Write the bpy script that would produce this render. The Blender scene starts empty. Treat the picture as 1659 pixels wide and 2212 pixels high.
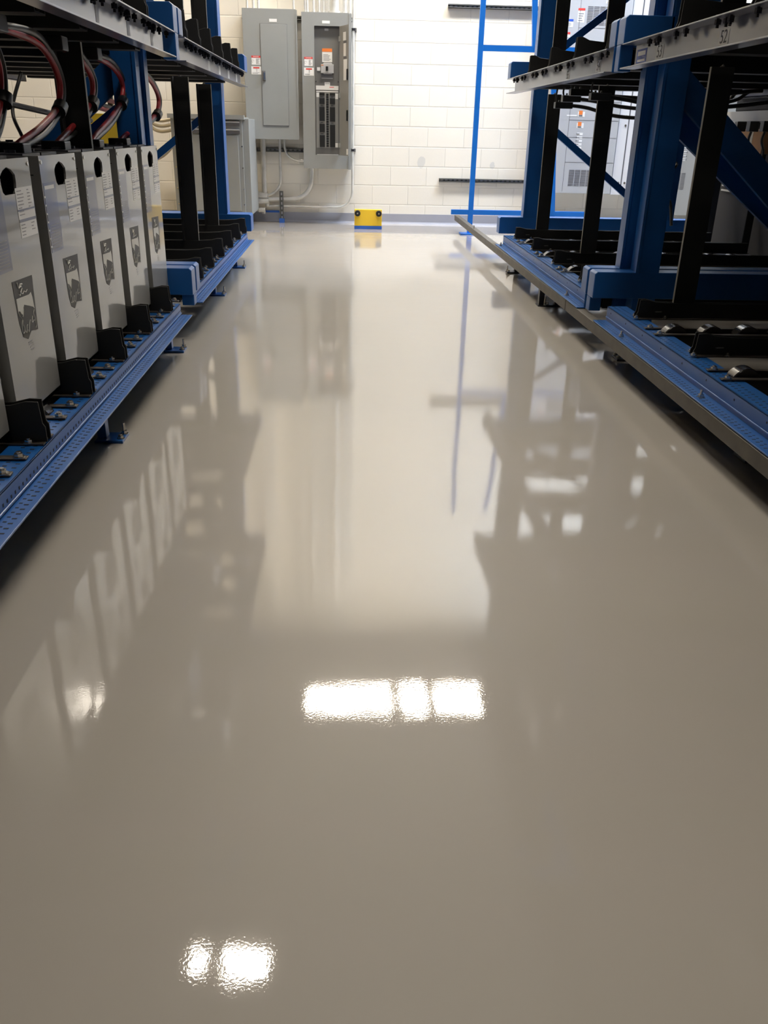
import bpy, bmesh, math, random
from mathutils import Vector, Matrix
random.seed(4)
PI = math.pi
scene = bpy.context.scene
C = scene.collection
H = 0.99

# ------------------------------------------------------------------ camera
VX = Vector((0.99894034, 0.00208852, 0.04597643))    # world X, Y, Z seen in camera axes (right, down, forward)
VY = Vector((-0.04093311, -0.4163626, 0.90827676))
VZ = Vector((0.02103982, -0.90919625, -0.41583591))
cam_d = bpy.data.cameras.new('camera'); cam = bpy.data.objects.new('camera', cam_d); C.objects.link(cam)
right = Vector((VX[0], VY[0], VZ[0])); down = Vector((VX[1], VY[1], VZ[1])); fwd = Vector((VX[2], VY[2], VZ[2]))
m = Matrix((right, -down, -fwd)).transposed().to_4x4()
m.translation = Vector((0, 0, H))
cam.matrix_world = m
cam_d.sensor_fit = 'HORIZONTAL'; cam_d.sensor_width = 36.0
cam_d.lens = 1808.427 / 1659.0 * 36.0
cam_d.clip_start = 0.02; cam_d.clip_end = 60
scene.camera = cam

# ------------------------------------------------------------------ exposure, world
scene.view_settings.view_transform = 'Standard'
scene.view_settings.look = 'None'
scene.view_settings.gamma = 1
scene.view_settings.use_curve_mapping = False
scene.view_settings.exposure = 0.08
w = bpy.data.worlds.new('world'); scene.world = w; w.use_nodes = True
w.node_tree.nodes['Background'].inputs[0].default_value = (0.6, 0.72, 1, 1)
w.node_tree.nodes['Background'].inputs[1].default_value = 0.3
LAMP = 135.0          # ceiling lamp diffusers
COOL_PANEL = 110.0        # glow of the added cool ceiling panel
scene.cycles.max_bounces = 10
scene.cycles.diffuse_bounces = 5
scene.cycles.glossy_bounces = 5
scene.cycles.sample_clamp_indirect = 8

# ------------------------------------------------------------------ materials
def lin(r, g, b):
    f = lambda c: (c / 255 / 12.92) if c / 255 <= 0.04045 else ((c / 255 + 0.055) / 1.055) ** 2.4
    return (f(r), f(g), f(b), 1)

def mat(name, col, rough=0.5, metal=0.0, coat=0.0, coat_rough=0.05, noise=0.0, nscale=8.0, bump=0.0, bscale=60.0, spec=0.5):
    mt = bpy.data.materials.new(name); mt.use_nodes = True
    nt = mt.node_tree; b = nt.nodes['Principled BSDF']
    b.inputs['Base Color'].default_value = col
    b.inputs['Roughness'].default_value = rough
    b.inputs['Metallic'].default_value = metal
    b.inputs['Coat Weight'].default_value = coat
    b.inputs['Coat Roughness'].default_value = coat_rough
    b.inputs['Specular IOR Level'].default_value = spec
    tc = nt.nodes.new('ShaderNodeTexCoord')
    if noise:
        n = nt.nodes.new('ShaderNodeTexNoise'); n.inputs['Scale'].default_value = nscale; n.inputs['Detail'].default_value = 4
        nt.links.new(tc.outputs['Object'], n.inputs['Vector'])
        r = nt.nodes.new('ShaderNodeMapRange'); r.inputs[1].default_value = 0.3; r.inputs[2].default_value = 0.7
        r.inputs[3].default_value = 1 - noise; r.inputs[4].default_value = 1 + noise
        nt.links.new(n.outputs[0], r.inputs[0])
        v = nt.nodes.new('ShaderNodeVectorMath'); v.operation = 'SCALE'; v.inputs[0].default_value = col[:3]
        nt.links.new(r.outputs[0], v.inputs['Scale']); nt.links.new(v.outputs[0], b.inputs['Base Color'])
    if bump:
        n = nt.nodes.new('ShaderNodeTexNoise'); n.inputs['Scale'].default_value = bscale
        nt.links.new(tc.outputs['Object'], n.inputs['Vector'])
        bp = nt.nodes.new('ShaderNodeBump'); bp.inputs['Strength'].default_value = bump; bp.inputs['Distance'].default_value = 0.002
        nt.links.new(n.outputs[0], bp.inputs['Height']); nt.links.new(bp.outputs[0], b.inputs['Normal'])
    return mt

def emit(name, col, strength):
    mt = bpy.data.materials.new(name); mt.use_nodes = True
    b = mt.node_tree.nodes['Principled BSDF']
    b.inputs['Base Color'].default_value = (0.8, 0.8, 0.8, 1)
    b.inputs['Emission Color'].default_value = (*col, 1); b.inputs['Emission Strength'].default_value = strength
    return mt

M = {}
M['blue'] = mat('blue_paint', (0.005, 0.085, 0.31, 1), 0.38, noise=0.06, nscale=5, coat=0.25, coat_rough=0.25)
M['blue_frame'] = mat('bright_blue_paint', (0.004, 0.16, 0.62, 1), 0.4)
M['tape'] = mat('blue_masking_tape', (0.03, 0.13, 0.52, 1), 0.6)
M['rail'] = mat('galvanized_rail', (0.13, 0.138, 0.185, 1), 0.3, metal=0.15, noise=0.08, nscale=3, coat=0.4, coat_rough=0.12)
M['slot'] = mat('slot_dark', (0.006, 0.008, 0.015, 1), 0.7)
M['black'] = mat('black_paint', (0.006, 0.0062, 0.006, 1), 0.55, noise=0.15, nscale=6)
M['blackedge'] = mat('worn_black_edge', (0.16, 0.155, 0.14, 1), 0.5)  # pale tone painted as light on post edges and in divider slots
M['brownsteel'] = mat('dark_steel_strip', (0.075, 0.065, 0.055, 1), 0.42, metal=0.5, noise=0.2, nscale=12)
M['wheel'] = mat('black_roller', (0.02, 0.018, 0.017, 1), 0.18, coat=0.5)
M['zinc'] = mat('zinc_bolt', (0.62, 0.6, 0.56, 1), 0.25, metal=1.0)
M['nutdark'] = mat('dark_nut', (0.05, 0.05, 0.06, 1), 0.35, metal=0.8)
M['guide'] = mat('worn_guide_steel', (0.085, 0.077, 0.063, 1), 0.5, metal=0.2, noise=0.2, nscale=14)
M['case'] = mat('battery_grey_paint', (0.26, 0.26, 0.25, 1), 0.42, noise=0.04, nscale=4, coat=0.8, coat_rough=0.05)
M['casedark'] = mat('battery_seam', (0.02, 0.02, 0.02, 1), 0.6)
M['cell'] = mat('battery_cell_top', (0.05, 0.05, 0.06, 1), 0.4)
M['paper'] = mat('white_label', (0.78, 0.78, 0.77, 1), 0.35, coat=0.1, coat_rough=0.08)
M['ink'] = mat('dark_ink', (0.03, 0.03, 0.035, 1), 0.5)
M['greyink'] = mat('grey_ink', (0.22, 0.22, 0.23, 1), 0.4)
M['lilac'] = mat('lilac_grey_label', (0.13, 0.14, 0.20, 1), 0.35, coat=0.4, coat_rough=0.05)
M['shield'] = mat('dark_grey_emblem', (0.05, 0.05, 0.048, 1), 0.5, coat=0.0)
M['emblemline'] = mat('pale_emblem_line', (0.62, 0.62, 0.58, 1), 0.4)
M['red'] = mat('red_cable', (0.27, 0.015, 0.02, 1), 0.45, noise=0.15, nscale=20)
M['blackcable'] = mat('black_cable', (0.022, 0.021, 0.02, 1), 0.42, noise=0.2, nscale=30)
M['beigehose'] = mat('beige_hose', (0.42, 0.37, 0.27, 1), 0.5)
M['panelgrey'] = mat('panel_grey_paint', (0.27, 0.28, 0.275, 1), 0.4, bump=0.1, bscale=250, noise=0.02)
M['panelin'] = mat('panel_inside_grey', (0.15, 0.15, 0.145, 1), 0.45)
M['panelside'] = mat('panel_door_grey', (0.25, 0.25, 0.24, 1), 0.45)
M['gear'] = mat('switchgear_light_grey', (0.43, 0.44, 0.46, 1), 0.4)
M['gear2'] = mat('switchgear_pale', (0.66, 0.66, 0.68, 1), 0.4)
M['vent'] = mat('vent_dark', (0.12, 0.12, 0.13, 1), 0.6)
M['conduit'] = mat('galvanized_conduit', (0.72, 0.71, 0.67, 1), 0.25, metal=0.35, noise=0.15, nscale=8)
M['strut'] = mat('strut_steel', (0.2, 0.2, 0.19, 1), 0.45, metal=0.6)
M['yellow'] = mat('yellow_paint', (0.86, 0.56, 0.03, 1), 0.45)
M['rubber'] = mat('black_rubber', (0.012, 0.013, 0.014, 1), 0.4)
M['labelred'] = mat('red_label', (0.62, 0.05, 0.04, 1), 0.5)
M['labelorange'] = mat('orange_label', (0.75, 0.2, 0.04, 1), 0.5)
M['labelblue'] = mat('blue_label', (0.02, 0.09, 0.5, 1), 0.5)
M['cardboard'] = mat('cardboard', (0.36, 0.19, 0.08, 1), 0.8, noise=0.08)
M['charger'] = mat('charger_dark', (0.022, 0.022, 0.024, 1), 0.8, spec=0.2)
M['chargergrey'] = mat('charger_grey', (0.3, 0.3, 0.29, 1), 0.5)
M['housing'] = mat('lamp_housing', (0.6, 0.6, 0.6, 1), 0.4)
M['lamp'] = emit('lamp_diffuser', (1.0, 0.90, 0.76), LAMP)
M['lampsoft'] = emit('soft_lamp_diffuser', (1.0, 0.90, 0.76), LAMP*.55)
M['lampdim'] = emit('dim_lamp_diffuser', (1.0, 0.92, 0.80), LAMP*.25)
M['lampwarm'] = emit('warm_lamp_diffuser', (1.0, 0.80, 0.52), LAMP)
M['daylight'] = emit('daylight_pane', (0.70, 0.82, 1.0), COOL_PANEL)
M['wframe'] = mat('window_frame_paint', (0.6, 0.6, 0.6, 1), 0.4)
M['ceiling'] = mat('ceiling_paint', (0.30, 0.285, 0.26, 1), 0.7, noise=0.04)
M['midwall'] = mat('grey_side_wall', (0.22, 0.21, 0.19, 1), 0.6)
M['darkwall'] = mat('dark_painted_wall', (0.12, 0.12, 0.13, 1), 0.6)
M['base'] = mat('baseboard_epoxy', (0.32, 0.33, 0.385, 1), 0.3, noise=0.05, nscale=3, coat=0.5)

def wall_material():
    mt = bpy.data.materials.new('painted_block_wall'); mt.use_nodes = True
    nt = mt.node_tree; b = nt.nodes['Principled BSDF']; L = nt.links
    b.inputs['Roughness'].default_value = 0.45
    geo = nt.nodes.new('ShaderNodeNewGeometry'); sp = nt.nodes.new('ShaderNodeSeparateXYZ'); L.new(geo.outputs['Position'], sp.inputs[0])
    def mth(op, a, c=None, d=None):
        n = nt.nodes.new('ShaderNodeMath'); n.operation = op
        for i, v in enumerate((a, c, d)):
            if v is None: continue
            if isinstance(v, (int, float)): n.inputs[i].default_value = v
            else: L.new(v, n.inputs[i])
        return n.outputs[0]
    BW, BH = 0.4064, 0.2035
    along = mth('ADD', sp.outputs['X'], sp.outputs['Y'])       # walls are axis aligned: one of the two is constant on each
    along = mth('SUBTRACT', along, 10.175)
    zr = mth('DIVIDE', sp.outputs['Z'], BH)
    row = mth('FLOOR', zr)
    fz = mth('FRACT', zr)
    par = mth('MULTIPLY', mth('MODULO', row, 2.0), 0.5)
    u = mth('ADD', mth('DIVIDE', mth('SUBTRACT', along, 0.089), BW), par)
    u = mth('ADD', u, 100.0)
    fu = mth('FRACT', u)
    du = mth('MULTIPLY', mth('MINIMUM', fu, mth('SUBTRACT', 1.0, fu)), BW)
    dz = mth('MULTIPLY', mth('MINIMUM', fz, mth('SUBTRACT', 1.0, fz)), BH)
    d = mth('MINIMUM', du, dz)
    r = nt.nodes.new('ShaderNodeMapRange'); r.inputs[1].default_value = 0.0025; r.inputs[2].default_value = 0.008
    r.interpolation_type = 'SMOOTHSTEP'; L.new(d, r.inputs[0])
    n = nt.nodes.new('ShaderNodeTexNoise'); n.inputs['Scale'].default_value = 60; L.new(geo.outputs['Position'], n.inputs['Vector'])
    h = mth('ADD', r.outputs[0], mth('MULTIPLY', n.outputs[0], 0.18))
    bp = nt.nodes.new('ShaderNodeBump'); bp.inputs['Strength'].default_value = 0.4; bp.inputs['Distance'].default_value = 0.0035
    L.new(h, bp.inputs['Height']); L.new(bp.outputs[0], b.inputs['Normal'])
    # per block tint and two scuffed grey patches
    wn = nt.nodes.new('ShaderNodeTexWhiteNoise'); cb = nt.nodes.new('ShaderNodeCombineXYZ')
    L.new(mth('FLOOR', u), cb.inputs[0]); L.new(row, cb.inputs[1]); L.new(cb.outputs[0], wn.inputs['Vector'])
    mx = nt.nodes.new('ShaderNodeMix'); mx.data_type = 'RGBA'
    mx.inputs[6].default_value = (0.76, 0.725, 0.65, 1); mx.inputs[7].default_value = (0.79, 0.755, 0.68, 1)
    L.new(wn.outputs[0], mx.inputs[0])
    mj = nt.nodes.new('ShaderNodeMix'); mj.data_type = 'RGBA'; mj.inputs[6].default_value = (0.70, 0.67, 0.60, 1)
    L.new(r.outputs[0], mj.inputs[0]); L.new(mx.outputs[2], mj.inputs[7])
    n2 = nt.nodes.new('ShaderNodeTexNoise'); n2.inputs['Scale'].default_value = 16; L.new(geo.outputs['Position'], n2.inputs['Vector'])
    last = mj.outputs[2]
    for (px, pz, rad) in ((0.845, 0.660, 0.055), (1.648, 0.646, 0.038)):
        vd = nt.nodes.new('ShaderNodeVectorMath'); vd.operation = 'DISTANCE'; vd.inputs[1].default_value = (px, 10.175, pz)
        L.new(geo.outputs['Position'], vd.inputs[0])
        dd = mth('ADD', vd.outputs['Value'], mth('MULTIPLY', mth('SUBTRACT', n2.outputs[0], 0.5), 0.07))
        rr = nt.nodes.new('ShaderNodeMapRange'); rr.inputs[1].default_value = rad; rr.inputs[2].default_value = rad * 0.85
        rr.inputs[3].default_value = 0; rr.inputs[4].default_value = 0.75
        L.new(dd, rr.inputs[0])
        ms = nt.nodes.new('ShaderNodeMix'); ms.data_type = 'RGBA'; ms.inputs[7].default_value = (0.58, 0.575, 0.55, 1)
        L.new(rr.outputs[0], ms.inputs[0]); L.new(last, ms.inputs[6]); last = ms.outputs[2]
    L.new(last, b.inputs['Base Color'])
    return mt
M['wall'] = wall_material()

def floor_material():
    mt = bpy.data.materials.new('glossy_epoxy_floor'); mt.use_nodes = True
    nt = mt.node_tree; b = nt.nodes['Principled BSDF']; L = nt.links
    geo = nt.nodes.new('ShaderNodeNewGeometry')
    n = nt.nodes.new('ShaderNodeTexNoise'); n.inputs['Scale'].default_value = 1.3; n.inputs['Detail'].default_value = 5
    L.new(geo.outputs['Position'], n.inputs['Vector'])
    mx = nt.nodes.new('ShaderNodeMix'); mx.data_type = 'RGBA'
    mx.inputs[6].default_value = (0.335, 0.31, 0.28, 1); mx.inputs[7].default_value = (0.36, 0.335, 0.303, 1)
    L.new(n.outputs[0], mx.inputs[0]); L.new(mx.outputs[2], b.inputs['Base Color'])
    b.inputs['Roughness'].default_value = 0.5
    b.inputs['Specular IOR Level'].default_value = 0.25
    b.inputs['Coat Weight'].default_value = 1.0
    b.inputs['Coat IOR'].default_value = 1.55
    b.inputs['Coat Roughness'].default_value = 0.035
    w1 = nt.nodes.new('ShaderNodeTexNoise'); w1.inputs['Scale'].default_value = 7; w1.inputs['Detail'].default_value = 2
    w2 = nt.nodes.new('ShaderNodeTexNoise'); w2.inputs['Scale'].default_value = 220; w2.inputs['Detail'].default_value = 2
    L.new(geo.outputs['Position'], w1.inputs['Vector']); L.new(geo.outputs['Position'], w2.inputs['Vector'])
    b1 = nt.nodes.new('ShaderNodeBump'); b1.inputs['Strength'].default_value = 0.35; b1.inputs['Distance'].default_value = 0.0011
    b2 = nt.nodes.new('ShaderNodeBump'); b2.inputs['Strength'].default_value = 0.25; b2.inputs['Distance'].default_value = 0.00015
    L.new(w1.outputs[0], b1.inputs['Height']); L.new(w2.outputs[0], b2.inputs['Height'])
    L.new(b1.outputs[0], b2.inputs['Normal']); L.new(b2.outputs[0], b.inputs['Coat Normal'])
    return mt
M['floor'] = floor_material()

# ------------------------------------------------------------------ mesh helpers
class MB:
    def __init__(s): s.bm = bmesh.new(); s.cut = None
    def second(s): s.cut = len(s.bm.faces); return s      # faces added from here on take the second material
    def box(s, x0, x1, y0, y1, z0, z1):
        x0, x1 = min(x0, x1), max(x0, x1); y0, y1 = min(y0, y1), max(y0, y1); z0, z1 = min(z0, z1), max(z0, z1)
        v = [s.bm.verts.new(p) for p in ((x0,y0,z0),(x1,y0,z0),(x1,y1,z0),(x0,y1,z0),(x0,y0,z1),(x1,y0,z1),(x1,y1,z1),(x0,y1,z1))]
        for f in ((0,3,2,1),(4,5,6,7),(0,1,5,4),(1,2,6,5),(2,3,7,6),(3,0,4,7)): s.bm.faces.new([v[i] for i in f])
        return s
    def prism(s, pts, axis, a, b):
        # pts in the two remaining axes (order x,y,z without axis)
        def P(p, t):
            return {'x': (t, p[0], p[1]), 'y': (p[0], t, p[1]), 'z': (p[0], p[1], t)}[axis]
        A = [s.bm.verts.new(P(p, a)) for p in pts]; B = [s.bm.verts.new(P(p, b)) for p in pts]
        n = len(pts)
        s.bm.faces.new(A); s.bm.faces.new(B[::-1])
        for i in range(n): s.bm.faces.new([A[i], B[i], B[(i+1) % n], A[(i+1) % n]])
        return s
    def cyl(s, p0, p1, r, seg=12, r1=None):
        return s.tube([p0, p1], r, seg, r_end=r1)
    def tube(s, path, r, seg=10, r_end=None, caps=True):
        P = [Vector(p) for p in path]; n = len(P); rings = []
        t = (P[1] - P[0]).normalized()
        u = t.orthogonal().normalized()
        for i in range(n):
            if i == 0: t2 = (P[1] - P[0]).normalized()
            elif i == n - 1: t2 = (P[-1] - P[-2]).normalized()
            else: t2 = ((P[i+1] - P[i]).normalized() + (P[i] - P[i-1]).normalized()).normalized()
            u = (u - t2 * u.dot(t2)).normalized(); v = t2.cross(u)
            rr = r if (r_end is None or n < 2) else r + (r_end - r) * i / (n - 1)
            rings.append([s.bm.verts.new(P[i] + (u * math.cos(2*PI*k/seg) + v * math.sin(2*PI*k/seg)) * rr) for k in range(seg)])
        for i in range(n - 1):
            for k in range(seg):
                s.bm.faces.new([rings[i][k], rings[i][(k+1) % seg], rings[i+1][(k+1) % seg], rings[i+1][k]])
        if caps: s.bm.faces.new(rings[0][::-1]); s.bm.faces.new(rings[-1])
        return s
    def bar(s, p0, p1, w, d, up=(0, 0, 1)):
        # rectangular bar between two points; w across (perp. to up), d along up-ish
        p0, p1 = Vector(p0), Vector(p1); t = (p1 - p0).normalized(); up = Vector(up)
        a = t.cross(up).normalized(); c = a.cross(t).normalized()
        vs = []
        for p in (p0, p1):
            for sa, sc in ((-1,-1),(1,-1),(1,1),(-1,1)): vs.append(s.bm.verts.new(p + a*sa*w/2 + c*sc*d/2))
        for f in ((0,1,2,3),(7,6,5,4),(0,4,5,1),(1,5,6,2),(2,6,7,3),(3,7,4,0)): s.bm.faces.new([vs[i] for i in f])
        return s
    def hexbolt(s, x, y, z, r=0.011, h=0.009, washer=True):
        if washer: s.tube([(x, y, z), (x, y, z+0.002)], r*1.35, 12)
        s.tube([(x, y, z+0.002), (x, y, z+h)], r, 6); s.tube([(x, y, z+h), (x, y, z+h+0.004)], r*0.55, 8)
        return s
    def mesh(s, name, mt, smooth=False, offset=(0, 0, 0)):
        bmesh.ops.recalc_face_normals(s.bm, faces=s.bm.faces)
        if any(offset): bmesh.ops.translate(s.bm, verts=s.bm.verts, vec=-Vector(offset))
        me = bpy.data.meshes.new(name); s.bm.to_mesh(me); s.bm.free(); me.materials.append(mt)
        if smooth:
            for p in me.polygons: p.use_smooth = True
        return me
    def build(s, name, mt, parent=None, smooth=False, bevel=0.0, origin=None, local=False, mt2=None):
        off = (0, 0, 0)
        if parent is not None and not local:
            off = world_loc(parent)
        elif origin is not None: off = origin
        me = s.mesh(name, mt, smooth, off)
        if mt2 is not None and s.cut is not None:
            me.materials.append(mt2)
            for i in range(s.cut, len(me.polygons)): me.polygons[i].material_index = 1
        o = bpy.data.objects.new(name, me); C.objects.link(o)
        if parent is not None: o.parent = parent
        elif origin is not None: o.location = origin
        if smooth and hasattr(me, 'set_sharp_from_angle'): me.set_sharp_from_angle(angle=math.radians(40))
        if bevel:
            md = o.modifiers.new('bevel', 'BEVEL'); md.width = bevel; md.segments = 2; md.limit_method = 'ANGLE'; md.angle_limit = math.radians(40)
        return o

def world_loc(o):
    v = Vector((0, 0, 0))
    while o is not None: v += o.location; o = o.parent
    return v

def tag(o, label, cat, group=None, kind=None):
    o['label'] = label; o['category'] = cat
    if group: o['group'] = group
    if kind: o['kind'] = kind
    return o
def thing(name, label, cat, loc=(0, 0, 0), group=None):
    o = bpy.data.objects.new(name, None); C.objects.link(o); o.location = loc; o.empty_display_size = 0.05
    return tag(o, label, cat, group)
def plabel(o, l): o['label'] = l; return o
def struct(o): o['kind'] = 'structure'; return o
def children(o): return [c for c in C.objects if c.parent == o]
def dup(root, kids, loc, label, rotz=None, group=None):
    r = root.copy(); C.objects.link(r); r.location = loc; r['label'] = label
    if rotz is not None: r.rotation_euler = (0, 0, rotz)
    if group: r['group'] = group
    for ch, gk in kids:
        c = ch.copy(); C.objects.link(c); c.parent = r
        for g in gk:
            d = g.copy(); C.objects.link(d); d.parent = c
    return r
def kids_of(root):
    return [(c, [g for g in C.objects if g.parent == c]) for c in C.objects if c.parent == root]
def bez(pts, n=10):
    # Catmull-Rom through points
    P = [Vector(p) for p in pts]; P = [P[0]*2 - P[1]] + P + [P[-1]*2 - P[-2]]; out = []
    for i in range(1, len(P) - 2):
        for k in range(n):
            t = k / n; a, b, c, d = P[i-1], P[i], P[i+1], P[i+2]
            out.append(0.5 * ((2*b) + (c - a)*t + (2*a - 5*b + 4*c - d)*t*t + (3*b - a - 3*c + d)*t**3))
    out.append(P[-2]); return out
def text_mesh(name, txt, size, mt, parent, loc, rot, extrude=0.0006, align='CENTER', world=True):
    cu = bpy.data.curves.new(name, 'FONT'); cu.body = txt; cu.size = size; cu.align_x = align; cu.align_y = 'CENTER'; cu.extrude = extrude
    t = bpy.data.objects.new(name + '_tmp', cu); C.objects.link(t)
    bpy.context.view_layer.update()
    me = bpy.data.meshes.new_from_object(t.evaluated_get(bpy.context.evaluated_depsgraph_get()))
    bpy.data.objects.remove(t); bpy.data.curves.remove(cu)
    R = Matrix.Translation(Vector(loc) - (world_loc(parent) if (parent is not None and world) else Vector((0, 0, 0)))) @ rot.to_4x4()
    me.transform(R); me.materials.clear(); me.materials.append(mt)
    o = bpy.data.objects.new(name, me); C.objects.link(o); o.parent = parent
    return o
ORD = ['nearest', 'second', 'third', 'fourth', 'fifth', 'sixth', 'seventh', 'eighth', 'ninth']

# ------------------------------------------------------------------ room shell
XL, XR, YB, YF, ZC = -7.5, 8.0, 10.175, -13.0, 5.75
struct(MB().box(XL - .2, XR + .2, YF - .2, YB + .2, -0.2, 0).build('floor', M['floor']))
struct(MB().box(XL - .2, XR + .2, YB, YB + .2, 0, ZC + .2).build('wall_back', M['wall']))
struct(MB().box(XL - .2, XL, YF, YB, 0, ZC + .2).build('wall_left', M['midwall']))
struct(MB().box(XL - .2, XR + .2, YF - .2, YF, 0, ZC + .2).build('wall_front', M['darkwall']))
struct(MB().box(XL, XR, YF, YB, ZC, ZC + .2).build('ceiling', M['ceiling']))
struct(MB().box(XR, XR + .2, YF, YB, 0, ZC + .2).build('wall_right', M['wall']))
# added cool light panel in the ceiling, unseen, to whiten the back wall
o = MB().box(2.6, 2.66, 8.1, 9.5, ZC - .06, ZC).box(4.04, 4.1, 8.1, 9.5, ZC - .06, ZC).box(2.66, 4.04, 8.1, 8.16, ZC - .06, ZC).box(2.66, 4.04, 9.44, 9.5, ZC - .06, ZC).build('window_1', M['wframe'], origin=(2.6, 8.1, ZC - .06))
struct(o)
MB().box(2.66, 4.04, 8.16, 9.44, ZC - .02, ZC - .012).build('pane', M['daylight'], o)
# coved epoxy baseboard
cove = [(YB - .012, .106), (YB - .001, .106), (YB - .001, 0.0), (YB - .035, .0), (YB - .022, .006), (YB - .014, .02)]
struct(MB().prism(cove, 'x', XL, XR).build('baseboard_back', M['base']))

# ------------------------------------------------------------------ ceiling lamps
def lamp(label, xc, yc, w_, d_, segs, mt='lamp', z=5.58, drop=True):
    t = thing('ceiling_light', label, 'ceiling light', (xc, yc, z), 'ceiling lights')
    MB().box(xc - w_/2 - .03, xc + w_/2 + .03, yc - d_/2 - .03, yc + d_/2 + .03, z + .012, z + .10).build('housing', M['housing'], t)
    x = xc - w_/2
    for i, (a, b) in enumerate(segs):
        MB().box(x + a*w_, x + b*w_, yc - d_/2, yc + d_/2, z, z + .012).build('diffuser', M[mt], t)
    for i in range(len(segs) - 1):
        MB().box(x + segs[i][1]*w_, x + segs[i+1][0]*w_, yc - d_/2, yc + d_/2, z - .01, z + .012).build('divider', M['strut'], t)
    MB().cyl((xc - w_/2 + .05, yc, z + .1), (xc - w_/2 + .05, yc, ZC), .008, 8).build('hanger', M['strut'], t)
    MB().cyl((xc + w_/2 - .05, yc, z + .1), (xc + w_/2 - .05, yc, ZC), .008, 8).build('hanger', M['strut'], t)
    return t
lamp('long three-section ceiling light mirrored in the middle of the floor', 0.65, 8.66, 2.2, .42, [(0, .47), (.53, .665), (.725, 1)])
lamp('short ceiling light mirrored low in the floor at the front', -1.0, 4.98, .68, .24, [(0, 1)])
lamp('ceiling light above the near part of the aisle', 0.9, 3.0, 1.2, .4, [(0, 1)], 'lampsoft')  # added lamp, out of view, to brighten the near floor
lamp('ceiling light in the front part of the hall behind the camera', 0.2, -3.2, 1.2, .4, [(0, 1)], 'lampdim')  # added behind the camera to lift the faces turned towards it
lamp('warm ceiling light over the left storage side mirrored at the left', -3.2, 8.78, .85, .38, [(0, .7), (.75, 1)], 'lampwarm')

# ------------------------------------------------------------------ rack geometry
# d = distance of the rail web from the camera plane, s = side sign
SIDES = {
 'left':  dict(s=-1, web=.785, lip=.732, ztop=.217, fx=(.94, 1.045), fxb=(.93, 1.035), back=2.35, cback=(2.05, 2.15)),
 'right': dict(s=1, web=1.268, lip=1.205, ztop=.232, fx=(1.445, 1.56), fxb=(1.405, 1.52), back=2.87, cback=(2.55, 2.66)),
}
BAYS = {'near': (1.40, 4.06), 'far': (4.38, 7.02)}
BAYTXT = {'near': 'near bay', 'far': 'far bay'}
BOLTS = {}
PITCH = {'left': .432, 'right': .685}
DIV = {('left', 'near'): [2.135, 2.567, 2.997, 3.433, 3.866], ('left', 'far'): [4.77, 5.19, 5.65, 6.11, 6.57, 6.98],
       ('right', 'near'): [1.73, 2.415, 3.10, 3.785], ('right', 'far'): [4.79, 5.46, 6.13, 6.80]}
TRK = {'left': (.19, .11), 'right': (.30, .12)}       # offset before the divider, width

def lower_rail(side, bay):
    S = SIDES[side]; s = S['s']; y0, y1 = BAYS[bay]; W, Lp, zt = S['web'], S['lip'], S['ztop']; zb = .160; tk = .005
    t = thing('perforated_rail', 'blue slotted front rail of the lower %s tier, %s' % (side, BAYTXT[bay]), 'rail', (s*W, y0, zb), 'blue slotted rails')
    mb = MB()
    mb.box(s*Lp, s*(W + tk), y0, y1, zb, zb + tk)
    mb.box(s*W, s*(W + tk), y0, y1, zb + tk, zt)
    mb.box(s*W, s*(W + .095), y0, y1, zt - tk, zt)
    mb.build('channel', M['blue'], t, bevel=.0012)
    # raised bead on the web
    MB().cyl((s*(W - .001), y0, zb + (.012 if side == 'left' else .022)), (s*(W - .001), y1, zb + (.012 if side == 'left' else .022)), .003, 8).build('bead', M['blue'], t, smooth=True)
    n = int((y1 - y0) / .026)
    a = MB(); b = MB(); c = MB()
    for i in range(n):
        y = y0 + .02 + i*.026
        a.box(s*(Lp + .016), s*(Lp + .027), y, y + .006, zb + tk, zb + tk + .0006)
        a.box(s*(Lp + .033), s*(Lp + .041), y + .009, y + .014, zb + tk, zb + tk + .0006)
        b.box(s*(W + .020), s*(W + .031), y, y + .006, zt, zt + .0006)
        b.box(s*(W + .048), s*(W + .058), y + .012, y + .018, zt, zt + .0006)
        if side == 'left': c.box(s*(W - .0006), s*W, y, y + .007, zb + .022, zb + .030)
        elif i % 9 == 0: c.cyl((s*(W - .0008), y, zt - .022), (s*W, y, zt - .022), .004, 8)
    a.build('lip_slots', M['slot'], t); b.build('top_slots', M['slot'], t); c.build('web_holes', M['slot'], t)
    return t

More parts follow.
